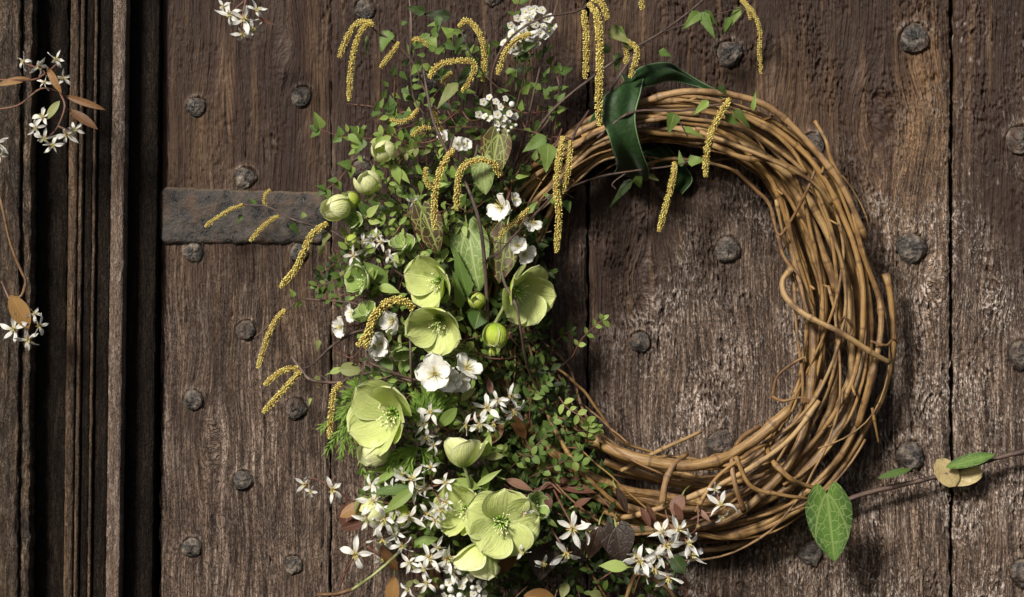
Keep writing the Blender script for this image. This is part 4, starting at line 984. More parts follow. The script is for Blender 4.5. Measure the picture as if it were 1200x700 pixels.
# ---------------------------------------------------------------- catkins on birch twigs
def catkin(root, pts, w, scales=1.0, rr=None):
    P = smooth([W(*p) for p in pts], 10)
    # resample
    w = w * .86; L = [0]
    for a, b in zip(P, P[1:]): L.append(L[-1] + (b - a).length)
    tot = L[-1]; R = w / 2000
    def at(s):
        for i in range(len(L) - 1):
            if L[i + 1] >= s: return P[i].lerp(P[i + 1], (s - L[i]) / max(1e-9, L[i + 1] - L[i])), (P[i + 1] - P[i]).normalized()
        return P[-1], (P[-1] - P[-2]).normalized()
    def rad(u): return R * (0.72 + 0.28 * min(1, u / 0.12)) * (1.0 if u < 0.85 else max(0.35, 1 - ((u - 0.85) / 0.15) ** 2 * 0.6))
    mb = MB(); m = max(6, int(tot / 0.003)); pp = [at(tot * i / m)[0] for i in range(m + 1)]
    tube(mb, pp, R * 0.68, R * 0.5, 7, 0.1)
    n = int(tot / 0.0019); a = random.uniform(0, 6)
    for i in range(n):
        c, t = at(tot * (i + .5) / n); u = (i + .5) / n; e1 = t.orthogonal().normalized(); e2 = t.cross(e1)
        k = 7
        for j in range(k):
            a += 6.283 / k + random.uniform(-.12, .12)
            o = e1 * math.cos(a) + e2 * math.sin(a)
            if o.y > 0.45 or random.random() < .12: continue
            blob(mb, c + o * rad(u) * random.uniform(.74, .95), R * random.uniform(.15, .29), (o + t * random.uniform(-.2, 1.1)), random.uniform(1.0, 1.5), random.choice([.1, .45, .7, .85, 1.0, 1.0]) , 0, 4, 3)
        a += 0.4
    return part('catkin', mb, M_CATKIN, root)
def cattwig(label, twigs, catkins, leaves=(), w=8.5):
    b = twigs[0][0]; root = thing('birch_twig', label, 'twig', W(*b[:3]), 'birch twigs with catkins')
    for i, t in enumerate(twigs):
        r = t[0][3] if len(t[0]) > 3 else 0.0015
        stem_part(root, [p[:3] for p in t], r, r * .65, M_TWIG, 'twig', 7)
    for c in catkins:
        ww = w
        if isinstance(c[0], (int, float)): ww = c[0]; c = c[1:]
        catkin(root, c, ww)
    for lf in leaves:
        b_, t_, lw = lf[:3]; mt = lf[3] if len(lf) > 3 else M_LEAF_M; leaf_part(root, b_, t_, lw, mt, shape='birch', serr=0.10, nv=14, curl=random.uniform(0, .25), wave=.04)
    return root
CT = cattwig
CT('birch twig with two drooping catkins forking under the top stud near the left',
   [[(520, 140, .06, .0014), (500, 110, .06), (485, 75, .065), (462, 50, .07), (440, 36, .075), (436, 30, .08)], [(480, 66, .06), (482, 30, .06), (478, -20, .05)]],
   [[(438, 28, .08), (425, 34, .085), (416, 55, .085), (411, 85, .083), (409, 119, .08)], [(436, 26, .08), (420, 27, .078), (408, 42, .075), (397, 68, .075)], [7.5, (468, 50, .07), (456, 66, .072), (446, 80, .07)], [7, (484, 50, .065), (495, 46, .07), (503, 55, .07)]],
   [((456, 36, .07), (446, 60, .075), 20), ((430, 42, .07), (430, 66, .075), 5, M_LEAF_D), ((498, 15, .06), (476, 8, .06), 12, M_LEAF_D), ((528, 20, .06), (496, 16, .06), 15, M_LEAF_D), ((470, 28, .06), (478, 26, .06), 7, M_LEAF_M)])
CT('birch twig with arched catkins and a pointed pale leaf in the upper middle',
   [[(572, 375, .12, .0022), (568, 310, .125), (562, 262, .128), (548, 220, .125), (525, 180, .12), (508, 142, .115), (500, 105, .1), (496, 80, .095)], [(498, 135, .11, .001), (485, 115, .1), (481, 80, .09), (480, 20, .08)], [(540, 36, .09, .0011), (555, 70, .095), (576, 96, .1), (600, 115, .09)]],
   [[(538, 32, .085), (546, 24, .09), (557, 32, .092), (565, 48, .094), (568, 68, .092), (566, 96, .09)], [(503, 92, .105), (512, 78, .11), (530, 72, .112), (552, 72, .112), (556, 82, .11), (549, 98, .11), (541, 108, .108)], [7, (530, 85, .09), (522, 92, .092), (518, 98, .09)], [7, (482, 48, .08), (492, 46, .085), (503, 55, .085)]],
   [((536, 97, .105), (511, 126, .115), 15, M_LEAF_OL), ((514, 18, .08), (513, 38, .085), 10), ((531, 42, .08), (518, 32, .085), 13, M_LEAF_L), ((503, 44, .085), (512, 56, .09), 14), ((556, 80, .09), (534, 100, .09), 16, M_LEAF_D), ((545, 38, .08), (530, 62, .08), 10, M_LEAF_D), ((568, 50, .09), (572, 70, .09), 9, M_LEAF_L)])
CT('orange brown catkin hanging from an arching twig in front of the dense white flower head',
   [[(580, 160, .08, .0017), (577, 120, .09), (577, 85, .1), (590, 55, .11), (612, 33, .115), (640, 20, .11), (684, 10, .1), (700, -20, .09)]],
   [[(622, 40, .112), (606, 46, .113), (592, 62, .113), (583, 88, .11)]], [((612, 56, .1), (628, 52, .105), 12), ((640, 36, .09), (652, 30, .09), 12)])
CT('longest pale yellow catkins hanging straight down at the top centre of the photo',
   [[(700, -30, .08, .0018), (695, -5, .1), (688, 8, .11)], [(720, -30, .08), (706, -8, .1), (700, 4, .11)]],
   [[10.5, (690, 4, .115), (700, 20, .12), (703, 60, .12), (702, 105, .118), (702, 148, .115)], [9, (684, 12, .11), (687, 40, .11), (687, 70, .108), (686, 93, .107)], [9, (694, -2, .115), (706, 5, .12), (712, 24, .12)], [8, (746, -30, .1), (750, -10, .1), (753, 12, .1)]])
CT('birch twig with paired catkins and notched leaves above the ribbon',
   [[(612, 182, .07, .0018), (645, 132, .08), (695, 90, .085), (738, 60, .085), (775, 38, .08), (815, 8, .07), (850, -25, .06)], [(706, 130, .09, .0017), (722, 95, .1), (742, 66, .1), (755, 52, .09)], [(775, 38, .08, .0009), (830, 20, .07), (880, 6, .06)]],
   [[8, (735, 48, .1), (746, 58, .105), (744, 75, .105), (738, 92, .103)], [7, (732, 55, .09), (735, 65, .09), (733, 76, .09)]],
   [((712, 35, .1), (742, 52, .105), 13, M_LEAF_OL), ((718, 30, .1), (740, 58, .1), 14), ((820, 14, .08), (800, 34, .085), 14), ((822, 14, .08), (838, 46, .085), 13), ((825, 12, .08), (842, 30, .08), 9, M_LEAF_D), ((772, 60, .08), (788, 66, .08), 10), ((725, 62, .08), (722, 84, .085), 12, M_LEAF_M), ((855, 20, .06), (848, 40, .06), 9), ((716, 60, .07), (700, 52, .07), 12, M_LEAF_D)])
CT('thin loose catkin hanging over the door from the top edge right of the wreath',
   [[(850, -30, .05, .0011), (866, -10, .06), (872, 0, .065)]], [[6.5, (868, 0, .065), (882, 14, .07), (890, 34, .07), (890, 60, .068), (892, 87, .065)], [6, (872, -2, .065), (876, 12, .065), (879, 24, .065)]], [((868, 8, .06), (850, 38, .06), 10)])
CT('catkin lying on the canes at upper right of the ring among small leaves',
   [[(700, 162, .10, .0015), (740, 132, .108), (800, 130, .11), (850, 122, .11), (880, 130, .1)], [(768, 128, .105, .001), (790, 135, .11), (806, 160, .112)]],
   [[9.5, (856, 116, .115), (843, 135, .12), (832, 160, .12), (828, 180, .118), (827, 208, .112)]],
   [((830, 118, .11), (812, 135, .115), 10, M_LEAF_L), ((790, 132, .11), (784, 156, .115), 17, M_LEAF_D), ((800, 150, .11), (826, 160, .112), 8, M_LEAF_M), ((860, 128, .11), (880, 150, .112), 10, M_LEAF_D), ((882, 130, .1), (886, 105, .1), 6, M_LEAF_L), ((842, 100, .1), (852, 112, .1), 9, M_LEAF_D), ((850, 136, .11), (866, 146, .11), 12, M_LEAF_D)])
CT('catkin dangling alone in the empty ring on a thin level twig right of the ribbon',
   [[(655, 225, .07, .0013), (700, 208, .07), (745, 200, .072), (790, 194, .075), (822, 184, .07)], [(735, 202, .07, .0009), (718, 215, .07), (722, 222, .07)]],
   [[9, (791, 190, .078), (788, 212, .082), (780, 242, .08), (772, 272, .075)]],
   [((806, 190, .075), (826, 186, .08), 15, M_LEAF_M), ((800, 196, .07), (795, 176, .07), 8, M_LEAF_M), ((745, 206, .07), (752, 222, .06), 12, M_LEAF_D), ((742, 210, .06), (712, 242, .055), 12, M_LEAF_D), ((760, 205, .06), (772, 212, .06), 7, M_LEAF_OL)])
CT('two overlapping catkins hanging at the inner left ring edge beside a green birch leaf',
   [[(690, 130, .08, .0016), (672, 160, .1), (664, 200, .105), (645, 232, .11), (612, 266, .115), (585, 296, .118), (570, 310, .12), (572, 375, .12)], [(636, 235, .1, .0009), (655, 225, .1), (672, 232, .1)]],
   [[9.5, (660, 160, .115), (654, 195, .12), (652, 220, .12), (655, 250, .12), (652, 297, .115)], [9, (668, 165, .11), (667, 190, .113), (663, 212, .113), (655, 232, .11)], [7.5, (620, 244, .12), (606, 258, .122), (590, 270, .12), (586, 280, .115)]],
   [((642, 168, .11), (640, 202, .115), 22, M_LEAF_M), ((640, 160, .1), (612, 178, .105), 17, M_LEAF_M), ((662, 235, .1), (668, 248, .11), 12, M_LEAF_M), ((658, 240, .1), (636, 226, .1), 13), ((604, 208, .1), (620, 206, .1), 6, M_LEAF_L), ((618, 250, .1), (630, 235, .1), 8, M_LEAF_M), ((655, 120, .08), (662, 108, .08), 10), ((644, 116, .08), (636, 104, .08), 9, M_LEAF_D)])
CT('two yellow catkins draped in front of the bronze veined ivy leaves',
   [[(532, 158, .11, .0013), (528, 172, .12), (522, 190, .12)], [(560, 170, .1), (556, 185, .11), (545, 200, .115)]],
   [[9.5, (532, 175, .125), (520, 192, .13), (511, 218, .13), (509, 245, .128), (509, 270, .125)], [9.5, (587, 207, .125), (578, 192, .132), (562, 188, .134), (546, 193, .133), (538, 206, .13), (536, 228, .127), (535, 247, .122)]])
CT('long pale catkin slanting across the right end of the iron strap',
   [[(480, 330, .08, .0015), (440, 300, .09), (412, 285, .095), (386, 270, .09), (345, 258, .08), (315, 243, .06), (285, 240, .05)]],
   [[9.5, (384, 262, .095), (366, 275, .1), (354, 300, .098), (345, 318, .092), (328, 337, .085)], [6.5, (285, 240, .05), (272, 245, .05), (258, 253, .048), (240, 266, .045)], [7, (327, 253, .06), (316, 259, .062), (305, 269, .06), (293, 283, .055)], [6, (317, 222, .05), (310, 230, .05), (311, 242, .05)]],
   [((358, 250, .07), (353, 256, .07), 8, M_LEAF_M), ((340, 262, .05), (352, 275, .05), 9, M_LEAF_M), ((384, 272, .09), (378, 288, .095), 12, M_LEAF_OL), ((284, 252, .04), (278, 262, .04), 7, M_LEAF_M), ((300, 240, .04), (292, 232, .04), 6, M_LEAF_M)])
CT('slim catkin hanging left over the plank from a pale arching stem at mid height',
   [[(432, 362, .09, .0012), (412, 355, .085), (375, 352, .07), (352, 351, .065), (338, 362, .065), (320, 378, .06), (298, 396, .05)]],
   [[8, (335, 363, .068), (322, 377, .07), (312, 400, .07), (302, 432, .066)]],
   [((352, 352, .06), (346, 362, .06), 8, M_LEAF_L), ((345, 348, .06), (340, 338, .06), 7, M_LEAF_M)])
CT('forked pair of catkins on a stubby red twig in front of the lower left stud',
   [[(440, 385, .09, .0018), (415, 390, .085), (390, 405, .08), (365, 428, .075), (350, 432, .07)], [(342, 418, .07, .0023), (352, 432, .075), (366, 446, .08), (400, 448, .085), (430, 438, .09), (455, 438, .1), (485, 448, .11)], [(374, 424, .075, .0008), (375, 438, .075), (388, 448, .08)]],
   [[8.5, (350, 432, .075), (336, 433, .076), (322, 441, .073), (310, 452, .07)], [9, (352, 435, .08), (342, 447, .083), (330, 460, .08), (308, 484, .072)]],
   [((374, 398, .07), (371, 412, .07), 7, M_LEAF_OL), ((364, 466, .06), (362, 476, .065), 4, M_LEAF_L), ((370, 440, .07), (376, 455, .07), 7, M_LEAF_OL)])
CT('short drooping catkin hanging beside the feathery leaves',
   [[(430, 438, .09, .001), (410, 442, .09), (400, 447, .09)]], [[8.5, (400, 449, .09), (391, 460, .095), (388, 485, .095), (386, 514, .09)]])
CT('fat curved golden catkin bending down over the white blossoms at mid left',
   [[(505, 372, .12, .0013), (495, 362, .12), (484, 356, .12)]],
   [[12, (484, 362, .125), (474, 353, .13), (456, 354, .133), (442, 366, .133), (434, 384, .128), (429, 408, .122)], [9, (434, 386, .12), (427, 396, .12), (419, 406, .117)]])
CT('yellow green catkins among the thin twigs above the three round buds',
   [[(530, 230, .08, .0012), (515, 185, .09), (500, 155, .095), (495, 130, .095)], [(440, 155, .07, .0009), (470, 147, .08), (488, 142, .085)]],
   [[7, (490, 128, .095), (482, 138, .1), (470, 143, .1), (457, 140, .098)], [7, (506, 152, .1), (494, 150, .105), (482, 160, .105)], [6.5, (508, 130, .1), (514, 145, .1), (518, 155, .098)], [7, (500, 196, .1), (498, 208, .1), (505, 222, .1)]],
   [((488, 118, .09), (490, 130, .09), 7, M_LEAF_L), ((540, 105, .08), (545, 120, .08), 10, M_LEAF_D), ((512, 28, .07), (500, 30, .07), 6, M_LEAF_M)])
twig2 = thing('bare_twig', 'slender dark twig with small knots running down in front of the tall right facing hellebore', 'twig', W(606, 335, .13), 'bare twigs')
stem_part(twig2, [(588, 318, .125), (592, 334, .13), (604, 356, .14), (610, 385, .14), (616, 420, .12), (624, 445, .1), (640, 470, .08)], .0017, .0013, M_TWIG, 'twig')
stem_part(twig2, [(616, 395, .135), (626, 405, .12), (628, 412, .11)], .0009, .0007, M_TWIG, 'side_shoot')
for lb, pts in (('dark straight twig rising from the white petals to the cherry blossom', [(480, 382, .12), (481, 410, .13), (482, 440, .13), (486, 470, .1)]),
                ('tall thin brown twig right of the tiny white cups, leaning right', [(605, 190, .05), (614, 160, .07), (628, 100, .08), (640, 50, .07), (660, -20, .05)]),
                ('very thin dark twig crossing the dark gap behind the tiny white cups', [(600, 175, .05), (580, 140, .05), (560, 115, .05), (536, 85, .05), (530, 40, .05)]),
                ('faint thin stem crossing the dark shadow inside the ring, upper of two', [(620, 430, .05), (645, 415, .045), (664, 405, .04)]),
                ('faint thin stem crossing the dark shadow inside the ring, lower of two', [(636, 448, .05), (655, 432, .045), (672, 416, .04)]),
                ('dark twig curling through the pearly buds towards the ribbon', [(612, 180, .05), (650, 130, .06), (655, 100, .07), (650, 84, .06)]),
                ('thin dark twig reaching sideways from the heart of the flowers at mid left', [(500, 450, .1), (470, 440, .11), (440, 428, .11), (432, 424, .1)]),
                ('pale gnarled twig at the bottom edge under the crowded white cluster', [(728, 730, .05), (738, 690, .09), (748, 672, .1), (775, 684, .11), (790, 700, .1), (800, 730, .08)]),
                ('pale olive twig running down right from under the hanging white flower', [(684, 655, .06), (695, 675, .06), (712, 705, .05), (720, 730, .05)])):
    t = thing('bare_twig', lb, 'twig', W(*pts[0]), 'bare twigs'); stem_part(t, pts, .0015 if 'gnarled' not in lb else .003, None, M_TWIG if 'pale' not in lb else M_CANE_D, 'twig')
# ---------------------------------------------------------------- ivy and large leaves
def oneleaf(name, label, b, t, w, mat, shape='oval', nrm=None, group=None, cat='leaf', stem=True, **k):
    root = thing(name, label, cat, W(*b), group)
    k.setdefault('curl', .15); k.setdefault('nv', 14); k.setdefault('nu', 8)
    leaf_part(root, b, t, w, mat, nrm or (random.uniform(-.3, .1), -1, random.uniform(0.1, .5)), shape, 'blade', **k)
    if stem:
        dx, dy = b[0] - t[0], b[1] - t[1]; q = 0.22
        stem_part(root, [b, (b[0] + dx * q, b[1] + dy * q, b[2] - .008), (b[0] + dx * q * 2 + 3, b[1] + dy * q * 2, b[2] - .03)], .0011, None, M_GSTEM, 'stalk')
    return root
g = 'ivy leaves'
oneleaf('ivy_leaf', 'bronze ivy leaf with a glowing green midrib under the pearly white buds', (584, 158, .105), (574, 212, .112), 35, M_IVY_R, 'heart', group=g, wave=.04)
oneleaf('ivy_leaf', 'grey green veined ivy leaf hanging behind the draped catkin', (566, 188, .115), (568, 228, .118), 28, M_IVY_P, 'heart', group=g, wave=.03)
oneleaf('ivy_leaf', 'dark bronze ivy leaf with bright forked veins right of the small half open hellebore', (495, 246, .105), (514, 295, .112), 34, M_IVY_R, 'heart', group=g, wave=.04)
oneleaf('ivy_leaf', 'large pale mottled ivy leaf behind the twig fork above the open hellebore pair', (548, 268, .09), (560, 340, .105), 44, M_IVY_P, 'heart', (-.2, -1, .3), group=g, wave=.06)
oneleaf('ivy_leaf', 'bronze and green mottled ivy leaf left of the dull white blossoms', (594, 270, .085), (584, 330, .10), 40, M_IVY_R, 'heart', group=g, wave=.05)
oneleaf('ivy_leaf', 'tall toothed green leaf standing right of the open hellebore pair', (548, 348, .10), (532, 290, .11), 20, M_LEAF_M, 'birch', group=g, serr=.12, wave=.05)
oneleaf('ivy_leaf', 'narrow folded green leaf touching the right edge of the upper paired hellebore', (540, 362, .105), (533, 318, .118), 15, M_LEAF_M, 'birch', (.6, -1, .2), group=g, serr=.1)
oneleaf('ivy_leaf', 'dark green smooth leaf below the small round middle bud', (562, 365, .11), (556, 385, .12), 24, M_LEAF_M, 'ovate', group=g)
oneleaf('ivy_leaf', 'dark veined leaf in shade directly below the egg shaped bud', (520, 405, .08), (568, 420, .085), 26, M_IVY_R, 'ovate', group=g)
oneleaf('ivy_leaf', 'mottled green leaf behind the ivy and right of the hanging catkins in upper middle', (500, 228, .09), (530, 212, .09), 14, M_LEAF_M, 'lance', group=g)
g = 'dark leaves low in the wreath'
oneleaf('heart_leaf', 'dark maroon heart shaped leaf left of the crowded white cluster', (722, 618, .11), (728, 658, .118), 40, M_LEAF_MAR, 'heart', (-.1, -1, -.1), g)
oneleaf('heart_leaf', 'dark brown leaf in shade under the two starry flowers', (640, 640, .09), (632, 680, .1), 36, M_LEAF_MAR, 'ovate', None, g)
oneleaf('heart_leaf', 'dim brown leaf between the starry pair and the maroon heart leaf', (702, 615, .08), (690, 656, .085), 24, M_LEAF_MAR, 'ovate', None, g)
oneleaf('heart_leaf', 'small brown leaf behind the right petals of the hanging starry flower', (690, 655, .07), (672, 636, .08), 22, M_LEAF_MAR, 'round', None, g)
oneleaf('curled_leaf', 'curled brown leaf with an olive edge beneath the largest hellebore', (609, 632, .13), (578, 690, .115), 22, M_LEAF_BR, 'lance', (.7, -1, -.3), g, curl=.25)
oneleaf('pale_leaf', 'pale green pointed leaf lying below the maroon heart leaf', (736, 665, .115), (702, 662, .118), 15, M_LEAF_L, 'lance', (0, -1, .5), g)
oneleaf('brown_leaf', 'bright brown dried leaf hanging over the plank crossed by the straight green stem', (446, 640, .075), (466, 670, .07), 13, M_LEAF_BR, 'oval', (-.3, -1, .2), 'dried brown leaves', curl=.1)
oneleaf('brown_leaf', 'bright brown dried leaf cut by the bottom edge at lower left', (462, 675, .07), (458, 712, .07), 17, M_LEAF_BR, 'oval', (-.3, -1, .2), 'dried brown leaves')
oneleaf('brown_leaf', 'olive brown leaf tucked behind the starry flowers left of the dark ring shadow', (600, 485, .08), (616, 515, .08), 14, M_LEAF_BR, 'oval', None, 'dried brown leaves')
oneleaf('brown_leaf', 'brown leaf in shade above the upward turned pale cup, right side', (590, 498, .08), (570, 520, .085), 16, M_LEAF_BR, 'oval', None, 'dried brown leaves')
oneleaf('brown_leaf', 'brown rounded leaf at the very bottom edge beneath the dark brown leaf', (650, 702, .09), (615, 698, .1), 20, M_LEAF_BR, 'oval', None, 'dried brown leaves')
oneleaf('brown_leaf', 'thin dusty red leaf lying level on the canes above the crisp starry flower', (592, 562, .10), (626, 574, .105), 12, M_LEAF_PK, 'lance', (0, -1, .8), 'dusty red leaves')
oneleaf('brown_leaf', 'long dusty red leaf running right onto the canes', (655, 570, .07), (700, 575, .08), 14, M_LEAF_PK, 'lance', (0, -1, .8), 'dusty red leaves')
oneleaf('brown_leaf', 'small upturned maroon leaf above the crisp starry flower', (672, 594, .09), (692, 583, .1), 9, M_LEAF_PK, 'lance', None, 'dusty red leaves')
oneleaf('brown_leaf', 'dark red folded leaf hanging against the canes left of the maroon heart leaf', (722, 572, .09), (736, 600, .1), 11, M_LEAF_MAR, 'oval', (.5, -1, 0), 'dusty red leaves')
oneleaf('brown_leaf', 'grey pink leaf standing on the canes above the crowded white cluster', (766, 620, .1), (760, 592, .11), 12, M_LEAF_PK, 'oval', (.5, -1, .4), 'dusty red leaves')
oneleaf('brown_leaf', 'dusty brown leaf with a curled white edge on the canes', (800, 580, .1), (788, 604, .105), 18, M_LEAF_PK, 'oval', (-.4, -1, .3), 'dusty red leaves')
for lb, b, t, w, mt, sh in (
    ('pale green pointed leaf hanging at the bottom edge left of the olive twig', (664, 682, .07), (658, 702, .08), 12, M_LEAF_OL, 'lance'),
    ('pale olive leaf tip at the bottom edge right of the drooping hellebore', (705, 700, .08), (690, 694, .09), 12, M_LEAF_OL, 'lance'),
    ('pointed bright green leaf between the largest hellebore and the crisp starry flower', (640, 608, .1), (654, 618, .1), 6, M_LEAF_L, 'lance'),
    ('long pale green bract sweeping left above the mass of starry flowers', (480, 546, .11), (430, 552, .11), 11, M_LEAF_L, 'lance'),
    ('curved yellow green leaf sweeping down left above the mass of starry flowers', (470, 548, .115), (428, 572, .11), 9, M_LEAF_L, 'lance'),
    ('upright green bract rising from the stem of the half hidden hellebore', (558, 570, .115), (587, 550, .12), 8, M_LEAF_L, 'lance'),
    ('broad green bract curving left above the half hidden hellebore', (562, 572, .115), (526, 562, .12), 14, M_LEAF_L, 'lance'),
    ('pale green bract standing behind the stem of the upward pale cup', (570, 576, .11), (568, 548, .115), 10, M_LEAF_L, 'oval'),
    ('pale folded leaf right of the upward turned pale cup', (568, 535, .12), (574, 508, .125), 12, M_LEAF_L, 'ovate'),
    ('small oval leaf lying right of the upward turned pale cup', (566, 536, .115), (590, 534, .12), 9, M_LEAF_OL, 'oval'),
    ('long oval bright leaf left of the starry flowers at lower left with stem tip', (480, 640, .1), (512, 630, .11), 13, M_LEAF_L, 'oval'),
    ('oval leaf beneath the pale bud among the starry flowers', (452, 612, .115), (468, 622, .12), 8, M_LEAF_L, 'oval'),
    ('toothed round leaf with fine veins beside the thin level twig at mid left', (398, 432, .08), (422, 434, .085), 16, M_LEAF_OL, 'round'),
    ('pale leaf pair tip pointing left near the toothed round leaf', (386, 438, .08), (404, 430, .08), 8, M_LEAF_L, 'lance'),
    ('broad light green leaf beneath the spiky half closed hellebore', (455, 420, .095), (452, 442, .105), 15, M_LEAF_M, 'oval'),
    ('light green leaf right of the spiky half closed hellebore', (478, 420, .1), (470, 438, .105), 14, M_LEAF_L, 'oval'),
    ('pale green pointed leaf right of the small deep green hellebore cup', (444, 336, .1), (468, 342, .11), 12, M_LEAF_L, 'ovate'),
    ('long pointed green leaf above the small deep green hellebore cup', (455, 333, .095), (426, 306, .1), 16, M_LEAF_M, 'lance'),
    ('square tipped leaf pair beside the leftmost bud, left one', (432, 250, .1), (420, 238, .105), 12, M_LEAF_M, 'ovate'),
    ('light leaf beside the leftmost bud pointing up right', (430, 254, .1), (443, 240, .11), 10, M_LEAF_L, 'ovate'),
    ('slim pale bract pair below the uppermost round bud', (462, 192, .1), (468, 216, .105), 12, M_LEAF_L, 'lance'),
    ('slim pale bract crossing the one below the uppermost round bud', (464, 196, .1), (480, 215, .105), 8, M_LEAF_L, 'lance'),
    ('toothed olive leaf on the left side of the uppermost twig tangle', (378, 288, .08), (374, 300, .08), 10, M_LEAF_OL, 'birch')):
    oneleaf('green_leaf', lb, b, t, w, mt, sh, None, 'single green leaves', nv=10, nu=4)

# trailing ivy stem at right
iv = thing('ivy_trail', 'dark ivy stem with green leaves trailing from the wreath over the right door planks', 'ivy', W(1000, 583, .03))
stem_part(iv, [(930, 614, .03), (960, 602, .028), (1000, 583, .028), (1045, 571, .026), (1085, 562, .024), (1125, 550, .022), (1165, 538, .022), (1215, 526, .024), (1260, 520, .02)], .0031, .0026, M_TWIG)
leaf_part(iv, (969, 579, .088), (978, 657, .080), 53, M_IVY, (-.15, -1, .15), 'heart', nv=22, nu=14, curl=-.05, fold=.08, wave=.02)
leaf_part(iv, (1108, 548, .034), (1166, 532, .036), 17, M_IVY, (.1, -1, .6), 'oval', nv=14, nu=6, curl=.05, fold=.2)
leaf_part(iv, (1098, 538, .022), (1120, 570, .028), 26, M_LEAF_TAN, (0, -1, .1), 'round', nv=12, nu=6, curl=.05, wave=.05)
leaf_part(iv, (1108, 562, .020), (1152, 553, .026), 24, M_LEAF_TAN, (0, -1, .1), 'round', nv=12, nu=6, curl=.05, wave=.05)
leaf_part(iv, (1068, 550, .04), (1029, 559, .045), 9, M_LEAF_M, (0, -1, .5), 'oval', nv=10, nu=4)
stem_part(iv, [(1070, 551, .038), (1080, 556, .036), (1088, 561, .035)], .001, None, M_TWIG, 'stalk')
# long plain stem, lower left
st = thing('cut_stem', 'long straight yellow green stem slanting down left across the plank to a cut pinkish end', 'stem', W(490, 625, .09))
stem_part(st, [(492, 622, .09), (470, 645, .09), (440, 672, .085), (410, 693, .08)], .0016, .0016, M_GSTEM)
stem_part(st, [(412, 691, .08), (395, 696, .078), (372, 697, .075)], .0024, .002, M_CANE_D, 'cut_end')
# hanging stalk on the post at the left
st = thing('hanging_stem', 'thin yellowish stem curling down the rough post between the upper and lower white flowers', 'stem', W(0, 215, .10))
stem_part(st, [(-10, 190, .09), (2, 240, .1), (12, 285, .1), (25, 318, .1), (30, 330, .1), (26, 345, .1), (20, 350, .1)], .0014, .0016, M_CANE_D)

# ---------------------------------------------------------------- leafy sprigs, one thing each
def sprig(label, pts, n, ln, wd, mat, shape='oval', stem_mat=None, opp=True, group='leafy green sprigs', name='leafy_sprig', sr=.0009, serr=0.0, spread=0.9, big=10):
    P = smooth([W(*p) for p in pts], 6); root = thing(name, label, 'sprig', P[0], group)
    mb = MB(); tube(mb, P, sr, sr * .6, 5, random.random()); part('stem', mb, stem_mat or M_REDSTEM, root)
    for i in range(n):
        u = (i + 1) / n * (len(P) - 1); k = min(int(u), len(P) - 2); c = P[k].lerp(P[k + 1], u - k); t = (P[k + 1] - P[k]).normalized()
        sd = t.cross(Vector((0, -1, 0))); sd = sd.normalized() if sd.length > .1 else Vector((1, 0, 0))
        for sg in ((-1, 1) if opp else ((-1) ** i,)):
            d = (t * random.uniform(.25, .8) + sd * sg * spread + Vector((0, random.uniform(-.7, .2), random.uniform(-.3, .3)))).normalized()
            m2 = MB(); l = ln * random.uniform(.65, 1.15) / 1000
            leaf(m2, c, c + d * l, wd / ln * l, (random.uniform(-.6, .4), -1, random.uniform(-.1, .9)), shape, random.uniform(0, .3), .25, serr, 8 if ln > 12 else 5, 4 if ln > 12 else 2)
            part('leaf', m2, mat, root)
    m2 = MB(); t = (P[-1] - P[-2]).normalized(); leaf(m2, P[-1], P[-1] + t * ln * .8 / 1000, wd * .7 / 1000, (0, -1, .4), shape, .1, .2, serr, 6, 2); part('leaf', m2, mat, root)
    return root
